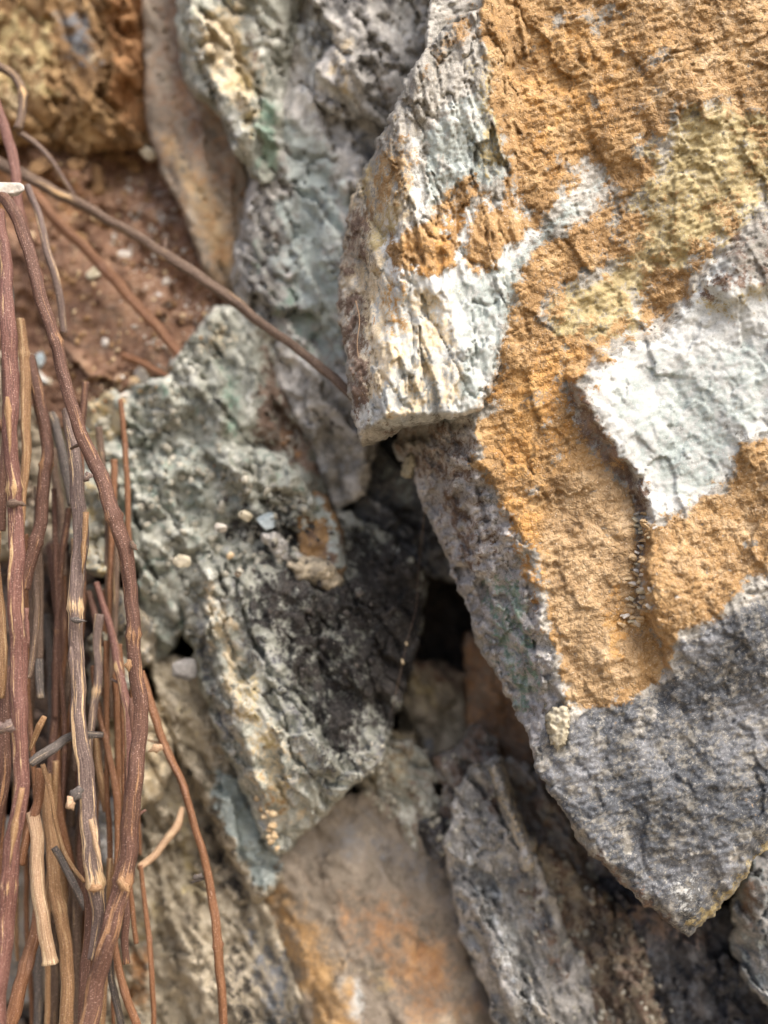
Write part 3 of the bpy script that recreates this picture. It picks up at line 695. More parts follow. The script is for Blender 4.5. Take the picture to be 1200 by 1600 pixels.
# pale blue strip slab
brock('rock', [(244, 1040), (270, 1030), (300, 1050), (326, 1110), (366, 1200), (400, 1270), (446, 1356), (424, 1386), (404, 1404), (376, 1350), (340, 1276), (300, 1200), (262, 1110)],
     [(330, 1200, 34.2, -.5, -.3), (390, 1270, 34.2, 2.2, -1.2), (290, 1200, 34.3, -2.2, .9)], 'tanrock', [('fbm', 4, 40, 62, 2), ('ridge', 1.4, 24, 62, 2), ('fbm', 1.4, 11, 0, 1)],
     [('blue', [(326, 1190), (372, 1210), (450, 1350), (410, 1410), (370, 1340), (330, 1250)], .72, 12, 10), ('white', [(400, 1330), (450, 1340), (420, 1390), (395, 1390)], .5, 12), ('olive', [(260, 1050), (320, 1100), (330, 1190), (290, 1170)], .40, 22)],
     step=3.5, label='narrow leaning stone strip ending in pale blue, below the jutting block', back=5)
chip('stone', 288, 1046, 33.6, 44, 40, 0, 'chip_grey', 'rounded grey pebble on top of the leaning stone strip', group='loose stones in the hollow', pts=40)
# lower left strata
brock('rock', [(222, 1150), (262, 1120), (310, 1230), (360, 1330), (400, 1410), (452, 1490), (480, 1570), (500, 1770), (330, 1760), (300, 1560), (260, 1400), (226, 1260)],
     [(350, 1450, 34.8, -.2, -.4), (440, 1500, 34.7, 1.8, -.6), (270, 1350, 34.9, -1.6, .2)], 'tanrock', [('strata', 6, 44, 64, 1), ('fbm', 5, 44, 64, 2.4), ('ridge', 2.5, 26, 66, 3), ('fbm', 1.8, 11, 0, 1)],
     [('dark', [(300, 1230), (330, 1270), (400, 1420), (380, 1440), (320, 1330)], .58, 14, 12), ('dark', [(330, 1480), (390, 1470), (430, 1640), (340, 1640)], .48, 22, 16), ('grey', [(360, 1400), (460, 1490), (500, 1700), (420, 1700)], .55, 24, 14), ('white', [(390, 1560), (430, 1560), (450, 1700), (400, 1700)], .42, 18, 12), ('olive', [(230, 1160), (300, 1260), (340, 1420), (280, 1420)], .44, 26, 14)],
     step=4.5, extra=[('strata', 2.6, 24, 64, 1), ('ridge', 1.6, 18, 64, 5)], label='grey and black layered rock behind the thin orange twig', back=5)
brock('rock', [(150, 1350), (226, 1300), (262, 1390), (300, 1540), (330, 1760), (150, 1840)], [(230, 1500, 35.2, .3, -.3)], 'tanrock', [('strata', 4, 50, 70, 1), ('fbm', 5, 44, 70, 2), ('fbm', 1.8, 11, 0, 1)],
     [('olive', [(200, 1380), (270, 1420), (260, 1500), (200, 1480)], .45, 20), ('rust', [(200, 1470), (240, 1480), (240, 1580), (190, 1580)], .55, 16), ('white', [(212, 1460), (240, 1470), (240, 1520), (214, 1510)], .55, 12), ('cream', [(250, 1440), (300, 1540), (310, 1640), (270, 1640)], .42, 20)], step=4.5, extra=[('strata', 2.6, 24, 64, 1), ('ridge', 1.6, 18, 64, 5)], label='tan lower left rock glimpsed between the thin twigs at the bottom', back=5)
# stones behind the hanging stems
for i, (o, D, m, lb, pt) in enumerate([
    ([(120, 760), (150, 770), (172, 812), (190, 850), (184, 884), (150, 890), (118, 860)], 33.4, 'lichen', 'tan lichened stone squeezed between the pale stem and the red twig', [('cream', None, .44), ('olive', None, .40)]),
    ([(136, 640), (170, 622), (196, 650), (170, 690), (140, 700)], 34.6, 'tanrock', 'small yellowish stone behind the red twig', [('olive', None, .44), ('cream', None, .42)]),
    ([(148, 1000), (176, 1010), (196, 1050), (192, 1100), (166, 1120), (150, 1090)], 33.0, 'lichen', 'pale cream stone behind the crossing stems, left of the red twig', [('cream', None, .50), ('white', None, .42)]),
    ([(150, 920), (196, 930), (230, 990), (236, 1030), (200, 1040), (170, 1000)], 33.8, 'tanrock', 'grey tan stone just above the pale cream stone', [('grey', None, .44)]),
    ([(170, 1120), (246, 1110), (262, 1170), (250, 1240), (200, 1260), (168, 1200)], 34.2, 'tanrock', 'cream flaky stone right of the red twig, above the tan leaf', [('cream', None, .50)]),
    ([(130, 1260), (200, 1250), (214, 1300), (196, 1350), (140, 1340)], 34.4, 'grey', 'flat grey stone seen between the mauve stem and the red twig', []),
    ([(-310, 1260), (70, 1290), (120, 1400), (124, 1520), (60, 1560), (-310, 1560)], 35.0, 'smooth', 'smooth grey stone behind the stems in the lower left corner', [('grey', None, .46)]),
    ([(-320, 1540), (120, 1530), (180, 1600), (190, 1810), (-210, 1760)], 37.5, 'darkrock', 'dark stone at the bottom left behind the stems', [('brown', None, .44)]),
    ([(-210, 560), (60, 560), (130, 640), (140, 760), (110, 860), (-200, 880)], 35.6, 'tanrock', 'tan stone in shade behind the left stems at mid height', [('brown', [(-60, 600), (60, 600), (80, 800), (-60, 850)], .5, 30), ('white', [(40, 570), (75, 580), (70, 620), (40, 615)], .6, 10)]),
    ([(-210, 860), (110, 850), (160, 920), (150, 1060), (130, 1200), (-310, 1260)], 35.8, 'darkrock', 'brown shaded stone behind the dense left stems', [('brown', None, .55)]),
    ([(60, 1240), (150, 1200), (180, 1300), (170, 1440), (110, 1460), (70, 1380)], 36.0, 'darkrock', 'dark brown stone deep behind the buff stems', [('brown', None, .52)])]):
    cx = sum(p[0] for p in o)/len(o); cy = sum(p[1] for p in o)/len(o)
    brock('rock', o, [(cx, cy, D, .2, -.3), (cx+20, cy, D, 1.3, .2), (cx-20, cy, D, -1.3, .1)], m, [('chips', 3.5, 40, 60, 1.4), FB(4, 40), ('fbm', 1.6, 10, 0, 1)], pt, step=4.5, label=lb, back=4)

# layered slabs, lower right
brock('rock', [(704, 1330), (716, 1260), (742, 1200), (770, 1190), (800, 1280), (828, 1340), (852, 1390), (880, 1470), (930, 1540), (960, 1620), (1000, 1780), (830, 1770), (786, 1600), (748, 1500), (716, 1410)],
     [(800, 1400, 32.8, .2, -.25), (740, 1400, 32.7, -2.0, .4), (860, 1420, 32.9, 1.9, -.5)], 'grey', [('strata', 4.5, 36, 66, 1), ('ridge', 3, 34, 66, 3), ('fbm', 4, 40, 66, 2), ('fbm', 1.8, 10, 0, 1)],
     [('white', [(714, 1310), (750, 1300), (830, 1480), (880, 1640), (820, 1640), (750, 1460)], .52, 26, 16), ('brown', [(790, 1300), (850, 1390), (900, 1520), (860, 1540), (800, 1400)], .52, 20, 14), ('cream', [(790, 1440), (840, 1500), (900, 1640), (850, 1640)], .42, 22, 14), ('dark', [(770, 1400), (800, 1420), (800, 1480)], .40, 16, 12), ('brown', [(740, 1200), (790, 1210), (800, 1290), (750, 1300)], .46, 20)],
     step=3.5, extra=[('strata', 2.6, 24, 64, 1), ('ridge', 1.6, 18, 64, 5)], label='layered grey slab with a pale crest, leaning below the boulder', back=6)
for i, (o, D, lb) in enumerate([([(770, 1196), (782, 1200), (800, 1260), (822, 1316), (812, 1320), (792, 1280)], 32.3, 'thin upright splinter lying along the layered slab'), ([(816, 1320), (830, 1312), (832, 1350), (820, 1358), (812, 1340)], 32.2, 'short stubby splinter at the foot of the thin splinter')]):
    cx = sum(p[0] for p in o)/len(o); cy = sum(p[1] for p in o)/len(o)
    rock('stone', o, [(cx, cy, D, .2, -.3), (cx+3, cy, D, 5, -2), (cx-3, cy, D, -4, 1.5)], 'grey', [('fbm', 1.6, 24, 66, 2), ('fbm', .8, 8, 0, 1)], [('cream', None, .42)], step=2.5, edge=(5, .25), warp=(3, 20), label=lb, cat='stone', back=1.2, taper=6, group='loose stones in the hollow')
brock('rock', [(846, 1330), (900, 1370), (960, 1420), (1000, 1480), (1020, 1550), (1070, 1660), (1080, 1830), (960, 1810), (930, 1600), (890, 1500), (862, 1420)],
     [(950, 1520, 33.6, .1, -.3), (890, 1450, 33.5, -2.0, .5), (1000, 1520, 33.6, 1.8, -.6)], 'tanrock', [('strata', 4, 40, 62, 1), ('chips', 4, 40, 60, 1.6), FB(4, 36), ('fbm', 2, 10, 0, 1)],
     [('brown', None, .52), ('dark', [(890, 1380), (960, 1440), (1010, 1560), (960, 1560), (900, 1460)], .46, 24, 16), ('cream', [(900, 1470), (930, 1520), (990, 1640), (940, 1640)], .44, 18, 12), ('grey', [(920, 1560), (960, 1580), (1000, 1700), (950, 1700)], .55, 16)],
     step=4.5, extra=[('strata', 2.6, 24, 64, 1), ('ridge', 1.6, 18, 64, 5)], label='brown crumbly slab right of the layered grey slab', back=5)
brock('rock', [(930, 1370), (1000, 1400), (1080, 1430), (1160, 1420), (1200, 1440), (1260, 1500), (1460, 1800), (1060, 1790), (1040, 1640), (1010, 1550), (980, 1470)],
     [(1100, 1540, 33.8, .1, -.3), (1020, 1500, 33.8, -1.4, .4)], 'darkrock', [('chips', 4, 60, 55, 1.5), FB(4, 44), ('fbm', 1.8, 10, 0, 1)], [('grey', None, .44), ('brown', [(930, 1370), (1100, 1420), (1140, 1500), (1000, 1480)], .52, 24)], step=4.5, label='dark grey rock in shade under the boulder tip', back=5)
brock('rock', [(1150, 1440), (1170, 1370), (1200, 1310), (1380, 1250), (1380, 1640), (1220, 1600), (1180, 1540), (1156, 1490)], [(1200, 1440, 31.6, .2, -.2), (1170, 1440, 31.6, -1.6, .3)], 'grey', [('chips', 4, 50, 60, 1.5), FB(4, 40), ('fbm', 1.8, 10, 0, 1)], [('grey', None, .52), ('blue', None, .36), ('brown', [(1150, 1360), (1200, 1380), (1190, 1460), (1150, 1460)], .5, 16)], step=4.5, label='blue grey rock at the right edge beside the boulder tip', back=5)

brock('rock', [(790, 1190), (850, 1220), (920, 1300), (1000, 1390), (1110, 1440), (1100, 1500), (1000, 1480), (900, 1420), (850, 1360), (815, 1290)], [(930, 1370, 34.6, .3, -.4), (880, 1390, 34.6, -1.5, 1.2)], 'grey', [], [('brown', None, .50), ('cream', [(840, 1260), (960, 1400), (930, 1430), (850, 1340)], .44, 26, 16)],
      step=4.5, extra=[('strata', 2.6, 24, 50, 1), ('ridge', 1.6, 18, 50, 5)], label='grey brown layered ledge directly below the left edge of the boulder tip', back=4)
# ================================================================== the ochre boulder
OCH = [(760, -300), (752, 20), (750, 60), (765, 110), (770, 180), (790, 215), (795, 265), (800, 300), (770, 312), (745, 300), (735, 345), (724, 400), (740, 428), (790, 402), (850, 340), (872, 310), (900, 290), (915, 250), (945, 265), (955, 292), (930, 330), (890, 360), (840, 392), (815, 420), (802, 470), (792, 530), (780, 580), (762, 620), (746, 660), (744, 720), (790, 790), (830, 870), (852, 960), (880, 1040), (886, 1108), (960, 1098), (1010, 1078), (1045, 1056), (1052, 1000), (1100, 976), (1150, 930), (1200, 880), (1700, 820), (1700, 650), (1200, 690), (1155, 692), (1146, 740), (1130, 770), (1090, 786), (1050, 806), (1015, 812), (1000, 760), (950, 700), (915, 640), (905, 595), (960, 545), (1020, 520), (1055, 490), (1090, 440), (1130, 385), (1200, 310), (1700, 200), (1700, -300)]
PATCH = [('ochre', OCH, 1, 17, 13), ('ochre', [(738, 272), (715, 288), (690, 310), (665, 350), (612, 372), (600, 395), (625, 420), (680, 437), (705, 422), (718, 380), (735, 330), (742, 290)], 1, 12, 12),
   ('ochre', [(585, 240), (620, 190), (655, 235), (640, 300), (600, 350), (560, 330)], .56, 16, 10), ('ochre', [(596, 430), (625, 440), (620, 540), (600, 530)], .52, 12, 8), ('ochre', [(700, 30), (745, -10), (748, 60), (690, 100), (640, 180), (625, 170)], .50, 14, 10),
   ('-ochre', [(1050, 190), (1085, 165), (1130, 150), (1136, 230), (1128, 275), (1090, 290), (1050, 300), (1032, 270)], .72, 10, 12),
   ('olive', [(730, 60), (775, 60), (800, 220), (800, 290), (760, 240)], .5, 18, 14), ('olive', [(1040, 150), (1200, 130), (1300, 240), (1130, 400), (1010, 480), (920, 460), (980, 300)], .75, 50, 26), ('-ochre', [(1040, 200), (1200, 180), (1280, 250), (1130, 390), (1010, 460), (930, 450), (990, 330)], .66, 70, 30), ('olive', [(860, 440), (990, 430), (1000, 530), (880, 560), (840, 520)], .7, 24, 16), ('-ochre', [(870, 450), (990, 430), (1000, 530), (900, 550), (850, 520)], .56, 34, 20), ('blue', [(880, 450), (930, 450), (940, 520), (890, 520)], .46, 16, 12), ('-olive', [(1060, -50), (1300, -50), (1300, 170), (1150, 140)], .6, 30, 20), ('blue', [(1060, 190), (1130, 160), (1128, 260), (1070, 290)], .46, 16, 12),
   ('olive', [(930, 450), (985, 440), (1000, 500), (940, 520)], .55, 14, 12), ('olive', [(770, 90), (800, 240), (770, 300), (740, 260), (745, 120)], .50, 16, 12),
   ('tan', [(862, 750), (900, 735), (960, 722), (985, 740), (1000, 800), (996, 900), (1010, 960), (1000, 1060), (960, 1095), (890, 1105), (880, 1040), (856, 940), (842, 850)], .78, 10, 8), ('tan', [(1015, 830), (1200, 700), (1700, 650), (1700, 860), (1200, 880), (1120, 960), (1050, 1000)], .48, 24, 14), ('tan', [(900, -200), (1300, -200), (1300, 180), (1000, 210), (900, 120)], .42, 40, 22),
   ('white', [(560, 560), (600, 370), (650, 350), (640, 190), (660, 240), (665, 340), (790, 300), (860, 330), (800, 430), (770, 600), (745, 650), (600, 672), (552, 664)], .9, 12, 9),
   ('blue', [(660, 200), (745, 120), (790, 220), (800, 300), (730, 290), (665, 340)], .62, 12, 10), ('blue', [(700, 440), (790, 410), (900, 300), (950, 260), (950, 300), (830, 400), (785, 560), (750, 640), (720, 640)], .56, 12, 9),
   ('cream', [(520, 300), (640, 220), (650, 340), (600, 370), (640, 480), (620, 600), (560, 650), (520, 500)], .60, 16, 10), ('cream', [(600, 440), (720, 430), (735, 640), (600, 660)], .50, 20, 16), ('tan', [(600, 420), (650, 430), (640, 520), (610, 540)], .46, 16, 12), ('brown', [(520, 440), (575, 460), (585, 640), (548, 665)], .62, 14, 10), ('brown', [(525, 330), (590, 300), (580, 420), (525, 440)], .56, 14, 10), ('olive', [(560, 260), (640, 180), (640, 330), (580, 420), (550, 380)], .5, 16, 12),
   ('brown', [(545, 640), (640, 665), (740, 650), (760, 740), (720, 770), (660, 770), (620, 715)], .48, 14, 10), ('brown', [(670, 760), (730, 770), (770, 860), (740, 900), (700, 860)], .54, 18, 14), ('green', [(750, 930), (800, 920), (820, 1000), (790, 1030), (755, 1000)], .44, 18, 12), ('green', [(780, 1040), (820, 1050), (820, 1120), (800, 1100)], .46, 10, 10),
   ('lilac', [(610, 690), (745, 650), (748, 715), (806, 820), (850, 960), (880, 1100), (840, 1190), (820, 1150), (735, 990), (640, 760)], .72, 16, 14), ('cream', [(610, 690), (745, 650), (748, 715), (806, 820), (850, 960), (880, 1100), (840, 1190), (820, 1150), (735, 990), (640, 760)], .40, 20, 20), ('brown', [(610, 690), (745, 650), (748, 715), (806, 820), (850, 960), (880, 1100), (840, 1190), (820, 1150), (735, 990), (640, 760)], .34, 20, 20), ('green', [(740, 900), (820, 880), (860, 1080), (820, 1130), (770, 1040)], .45, 20, 16), ('white', [(640, 780), (670, 770), (720, 900), (770, 1010), (735, 990), (690, 880)], .56, 12, 12), ('white', [(780, 900), (840, 900), (880, 1090), (840, 1150), (800, 1060)], .44, 20, 16), ('grey', [(780, 800), (830, 880), (880, 1100), (840, 1150), (800, 1060), (770, 900)], .46, 16, 12),
   ('white', [(915, 600), (965, 548), (1030, 522), (1060, 492), (1095, 440), (1130, 390), (1160, 420), (1200, 440), (1700, 400), (1700, 640), (1200, 680), (1155, 690), (1146, 740), (1090, 784), (1015, 812), (1000, 760), (940, 690)], .9, 12, 9), ('blue', [(930, 600), (1050, 540), (1700, 480), (1700, 620), (1150, 680), (1130, 760), (1030, 790), (1000, 720)], .56, 22, 14),
   ('brown', [(1120, 390), (1200, 330), (1700, 300), (1700, 420), (1200, 450), (1130, 470), (1090, 480)], .50, 14, 12), ('olive', [(1070, 470), (1200, 430), (1200, 470), (1110, 500)], .48, 12),
   ('brown', [(880, 590), (905, 590), (960, 690), (1010, 750), (1015, 850), (1005, 960), (990, 960), (990, 780), (950, 730), (900, 690)], .62, 8, 8), ('-tan', [(880, 590), (905, 590), (960, 690), (1010, 750), (1012, 850), (1000, 950), (990, 940), (990, 780), (950, 730), (900, 690)], .6, 8, 8), ('-ochre', [(880, 600), (900, 600), (950, 700), (1008, 755), (1012, 850), (1000, 950), (992, 940), (990, 790), (950, 735), (902, 690)], .62, 8, 8),
   ('grey', [(830, 1130), (900, 1110), (1010, 1080), (1052, 1050), (1060, 1000), (1150, 940), (1700, 850), (1700, 1500), (1070, 1500), (830, 1220)], .62, 14, 8), ('white', [(1160, -60), (1300, -60), (1300, 20), (1190, 15)], .6, 8, 8),
   ('white', [(1040, 1380), (1090, 1370), (1100, 1430), (1060, 1440)], .44, 16, 10), ('olive', [(1060, 1450), (1150, 1370), (1230, 1260), (1260, 1280), (1110, 1460)], .52, 8, 8), ('brown', [(880, 1270), (960, 1350), (1070, 1440), (1060, 1470), (900, 1360)], .50, 10, 8),
   ('rust', [(880, 600), (915, 590), (905, 640)], .48, 8),
   ('amber', [(760, 640), (800, 560), (900, 540), (930, 580), (880, 690), (850, 780), (800, 780), (760, 720)], .56, 30, 22), ('amber', [(780, 780), (850, 760), (850, 900), (870, 1010), (850, 1000)], .60, 20, 14), ('amber', [(620, 390), (735, 300), (720, 410), (670, 440)], .48, 20, 14), ('amber', [(940, 920), (975, 910), (990, 1000), (950, 1050)], .56, 16, 10), ('brown', [(760, -200), (1300, -200), (1300, 120), (1000, 260), (860, 200)], .33, 50, 30), ('amber', [(770, 20), (1100, 20), (960, 250), (820, 300)], .42, 50, 30), ('amber', [(590, 440), (640, 430), (625, 540), (600, 520)], .5, 14, 10)]
boulder = empty('boulder', at(980, 1400, .33)); tag(boulder, 'large ochre crusted boulder with white quartz and grey lower end on the right', 'boulder')
bpy.context.view_layer.update()
body = rock('body', [(690, -180), (960, -240), (1290, -210), (1500, -130), (1610, 60), (1570, 400), (1650, 700), (1560, 960), (1700, 1140), (1300, 1212), (1236, 1280), (1182, 1340), (1146, 1394), (1104, 1440), (1074, 1464), (1020, 1424), (960, 1370), (902, 1312), (870, 1252), (832, 1196), (826, 1150), (790, 1082), (746, 1010), (734, 960), (706, 900), (690, 850), (660, 790), (640, 740), (612, 700), (640, 640), (660, 560), (650, 400), (660, 100)],
     [(950, 600, 28.9, -.06, -.12), (1010, 1290, 28.1, .15, .36), (700, 600, 29.3, -1.2, 0)], 'boulder',
     [('soft', 4, 220, 70, 1.5), ('fbm', 1.0, 80, 60, 1.6), ('chips', 1.2, 70, 60, 1.6), ('chips', .5, 24, -25, 1.8), ('ridge', .5, 13, -22, 3), ('fbm', .5, 14, -25, 1.8), ('grain', .5, 6, -20, 1.5)],
     PATCH, step=2.6, warp=(5, 30), edge=(6, .35), back=7, taper=70, parent=boulder, cat=None, calm=.62, thin=.42, raise_={'ochre': .035}, seed=4242, smooth=.10, grow=0,
     ramps=[([(640, -300), (1400, -300), (1430, 300), (1420, 1000), (1330, 1180), (1236, 1240), (1180, 1300), (1128, 1372), (1082, 1418), (1060, 1434), (960, 1350), (880, 1262), (836, 1200), (846, 1170), (884, 1112), (872, 1040), (850, 960), (832, 890), (806, 820), (770, 760), (745, 715), (742, 640), (660, 500)], 2.3, 12)],
     zones=[([(610, 690), (745, 650), (748, 715), (806, 820), (850, 960), (880, 1100), (840, 1190), (820, 1150), (735, 990), (640, 760)], [('strata', 1.2, 34, 70, 1), ('chips', 3.6, 50, 66, 1.8), ('fbm', 1.0, 20, 60, 1.3), ('grain', 1.0, 7, 0, 1)], 8)],
     steps=[([(885, 586), (905, 580), (965, 540), (1030, 516), (1060, 488), (1100, 430), (1140, 380), (1200, 320), (1700, 260), (1700, 1500), (1080, 1500), (1066, 1300), (1048, 1180), (1045, 1060), (1040, 1010), (1006, 952), (1003, 900), (1012, 850), (1008, 790), (988, 742), (950, 692), (912, 640)], lambda x, y: -.72*(1-.92*sstep(940, 1150, y)), 12, 8),
            ([(1110, 440), (1150, 390), (1200, 340), (1700, 300), (1700, 440), (1200, 450), (1130, 480)], -.35, 12, 10),
            ([(862, 750), (900, 735), (960, 722), (985, 740), (1000, 800), (1010, 960), (1046, 1050), (960, 1105), (890, 1112), (880, 1040), (856, 940), (845, 850)], .10, 5, 6),
            ([(1090, 430), (1060, 490), (1030, 515), (1010, 480), (1060, 400)], .15, 20, 10)])
slab = rock('quartz_slab', [(790, -180), (752, 10), (702, 42), (652, 92), (622, 150), (600, 200), (574, 252), (548, 310), (538, 370), (530, 430), (526, 480), (534, 530), (540, 585), (548, 632), (550, 664), (566, 696), (602, 690), (632, 668), (672, 664), (706, 656), (748, 648), (772, 600), (790, 530), (806, 460), (830, 400), (830, 200), (830, -180)],
     [(690, 400, 28.35, .25, -.05), (785, 400, 28.75, 1.6, -.15), (610, 380, 28.6, -2.2, -.25), (556, 500, 29.7, -4.0, -.5), (590, 672, 28.9, .4, 4.0)], 'boulder',
     [('soft', 3, 120, 75, 1.5), ('ridge', 1.1, 30, 82, 4.5), ('chips', 2.6, 56, 80, 3.0), ('fbm', 1.0, 50, 70, 2), ('fbm', .5, 13, 60, 1.5), ('grain', .5, 6.5, 0, 1), ('crack', 1.6, 60, 78, 2.6)],
     PATCH, step=2.5, warp=(5, 26), edge=(9, .5), back=6, taper=40, parent=boulder, cat=None, calm=.62, thin=.42, raise_={'ochre': .035}, seed=4242, smooth=.10, grow=0, label='pale fluted quartz slab on the left shoulder of the boulder')
fl = rock('flake', [(857, 1118), (868, 1108), (884, 1106), (888, 1130), (882, 1160), (870, 1172), (860, 1150)], [(872, 1140, 27.85, -.6, .1)], 'chip_pale', [('fbm', 1.0, 14, 60, 1.5), ('fbm', .4, 6, 0, 1)], [], step=1.8, warp=(3, 14), edge=(5, .15), back=.6, taper=3, parent=boulder, grow=0, cat=None, label='loose cream flake stuck at the edge')
rock('flake', [(630, 742), (636, 722), (642, 710), (650, 712), (648, 728), (640, 744)], [(641, 728, surf([(648, 728)])[0]-.12, -.6, -.2)], 'chip_pale', [('fbm', .8, 10, 60, 1.5)], [], step=1.6, warp=(2, 10), edge=(3, .1), back=.3, taper=2, parent=boulder, grow=0, cat=None, label='papery pale flake under the slab')
KN = []
for k in range(58):
    r = random.Random(500+k); t = r.random()
    if k < 44: KN.append((1000+6*math.sin(t*6)+r.gauss(0, 8), 800+t*150, r))
    else: KN.append((988+r.gauss(0, 10), 958+r.gauss(0, 14), r))
for k, ((x, y, r), D) in enumerate(zip(KN, surf([(a_[0], a_[1]) for a_ in KN]))):
    q = r.uniform(6, 13)
    chip('crystal_knob', x, y, D-.02, q*1.7, q*.8, r.uniform(-50, 30), r.choice(['chip_pale', 'chip_tan', 'chip_tan', 'chip_white']), parent=boulder, pts=14, seed=k, depth=1.2)

for pts in ([(556, 470, 29.3), (562, 500, 29.2), (558, 540, 29.2), (566, 590, 29.3)], [(585, 495, 28.9), (582, 530, 28.85), (590, 560, 28.9)]):
    P = [at(x, y, D/100) for x, y, D in pts]
    V, F, G, N = tube(P, [.00022, .0002, .00018, .0001][:len(P)], 6, .2)
    mesh_obj('root_hair', [tuple(v) for v in V], F, 't_buff', boulder, None, {'grain': np.array(G), 'node': np.array(N)})
M['rubble'] = rock_mat('grey_green_rubble', ((104, 102, 90), (164, 161, 146), (210, 206, 190)), 1.5, .9, .5, .3, .2, crackle=False)
M['soot'] = rock_mat('sooty_rubble', ((30, 29, 28), (62, 59, 56), (120, 114, 106)), 1.5, .9, .5, .3, .2, crackle=False)
def grit(name, n, region, smin, smax, mats, label, seed):
    r = random.Random(seed); V, F, Q = [], [], []
    P = np.asarray(region, float)
    while len(Q) < n:
        x = r.uniform(P[:, 0].min(), P[:, 0].max()); y = r.uniform(P[:, 1].min(), P[:, 1].max())
        if sdf_poly(region, np.array([x]), np.array([y]))[0] < 0: Q.append((x, y))
    for (x, y), d in zip(Q, surf(Q)):
        d = d/100; s = (smin+(smax-smin)*r.random()**2.2)*d/1600*.5; c = at(x, y, d-s*.2); b0 = len(V)
        e = r.uniform(0, 6.28); ca, sa = math.cos(e), math.sin(e); f = r.uniform(.45, 1)
        for i in range(12):
            th = i*2.39996; zz = 1-2*(i+.5)/12; rr = math.sqrt(1-zz*zz)
            u = rr*math.cos(th)*r.uniform(.75, 1.2); v = zz*f*r.uniform(.75, 1.2); y_ = rr*math.sin(th)*.8
            V.append(c+Vector(((u*ca-v*sa)*s, y_*s, (u*sa+v*ca)*s)))
        bm = bmesh.new()
        for v in V[b0:]: bm.verts.new((v-c)/s)
        bm.verts.index_update()
        res = bmesh.ops.convex_hull(bm, input=bm.verts)
        bm.verts.index_update()
        for fc in bm.faces: F.append(tuple(b0+v.index for v in fc.verts))
        bm.free()
    F = [f_ for f_ in F if len(f_) == 3]
    return tag(mesh_obj(name, [tuple(v) for v in V], F, mats, None, None, None, smooth=False), label, None, None, 'stuff')
SOILP = [(40, 250), (200, 240), (300, 400), (345, 500), (280, 560), (240, 620), (140, 650), (60, 560)]
grit('grit', 300, SOILP, 3, 13, 'chip_brown', 'brown crumbs scattered over the brown soil', 4)
grit('grit', 200, SOILP, 3, 11, 'chip_tan', 'tan flakes scattered over the brown soil', 14)
grit('grit', 120, [(200, 270), (300, 380), (345, 500), (260, 580), (200, 620), (150, 640), (220, 540), (140, 400)], 3, 12, 'chip_white', 'pale grit scattered over the brown soil', 3)
RUB = [(140, 660), (280, 600), (360, 700), (480, 780), (470, 900), (330, 900), (280, 1000), (230, 1000), (220, 880), (150, 830)]
grit('rubble', 260, RUB, 5, 22, 'rubble', 'grey green crumbs of broken rock right of the red twig', 5)
grit('rubble', 120, [(330, 780), (480, 780), (620, 900), (640, 1000), (560, 1150), (420, 960)], 4, 16, 'soot', 'sooty crumbs of rock in the dark hollow', 6)
grit('rubble', 160, [(560, 1160), (720, 1180), (720, 1360), (640, 1300), (560, 1240)], 4, 18, 'rubble', 'crumbs of rock packed in the joints above the smooth slab', 7)
grit('rubble', 160, [(700, 1180), (840, 1250), (1000, 1440), (1060, 1600), (900, 1600), (800, 1400)], 4, 16, 'rubble', 'pale crumbs lodged on the layered slabs at the bottom', 8)
PEB = {}
def on(px, py): return surf([(px, py)])[0]

# ---- pebbles and clods come before the stems, so that each finds the ground under it
# pale chips on the soil and the white fragment at the left edge
for i, (x, y, s, m, lb) in enumerate([(194, 399, 25, 'chip_white', 'white pebble on the soil between the two diagonal twigs'), (146, 428, 26, 'chip_pale', 'cream pebble left of the orange diagonal twig'), (260, 440, 18, 'chip_white', 'small white pebble under the long diagonal twig'), (165, 536, 18, 'chip_white', 'tiny white chip on the reddish brown slab'), (222, 586, 32, 'chip_white', 'pale curved chip by the short brown twig piece'), (232, 240, 30, 'chip_pale', 'pale stone lump beside the smooth elongated rock'), (210, 594, 20, 'chip_tan', 'tan crumb at the lower edge of the soil'),
     (194, 620, 18, 'chip_white', 'white crumb at the edge of the crumbly rock'), (238, 612, 16, 'chip_pale', 'pale crumb below the short brown twig piece'), (64, 562, 26, 'chip_blue', 'pale bluish chip behind the left stems'), (40, 816, 14, 'chip_white', 'tiny white chip between purple stem and crooked stem'), (90, 818, 30, 'chip_tan', 'round tan stone in the gap left of the mauve stem')]):
    chip('stone', x, y, on(x, y)-.05, s, s*.72, 30*i, m, lb, group='pale chips by the stems')
for i, (x, y, sx, sy, a, lb) in enumerate([(150, 284, 34, 60, 10, 'tan angular clod standing in the soil'), (120, 256, 40, 30, 30, 'tan lumpy clod under the rusty overhang'), (180, 245, 60, 26, -20, 'brown clod tucked under the rusty overhang'), (70, 262, 50, 34, 10, 'orange clod behind the thin mauve twiglet'), (160, 350, 40, 22, -35, 'brown clod against the long diagonal twig'), (125, 372, 30, 20, -20, 'ochre clod between the diagonal twigs'), (210, 262, 30, 40, 20, 'rust brown clod at the foot of the overhang')]):
    chip('clod', x, y, on(x, y), sx, sy, a, 'chip_brown', lb, cat='clod', group='clods of earth on the ledge', pts=15)
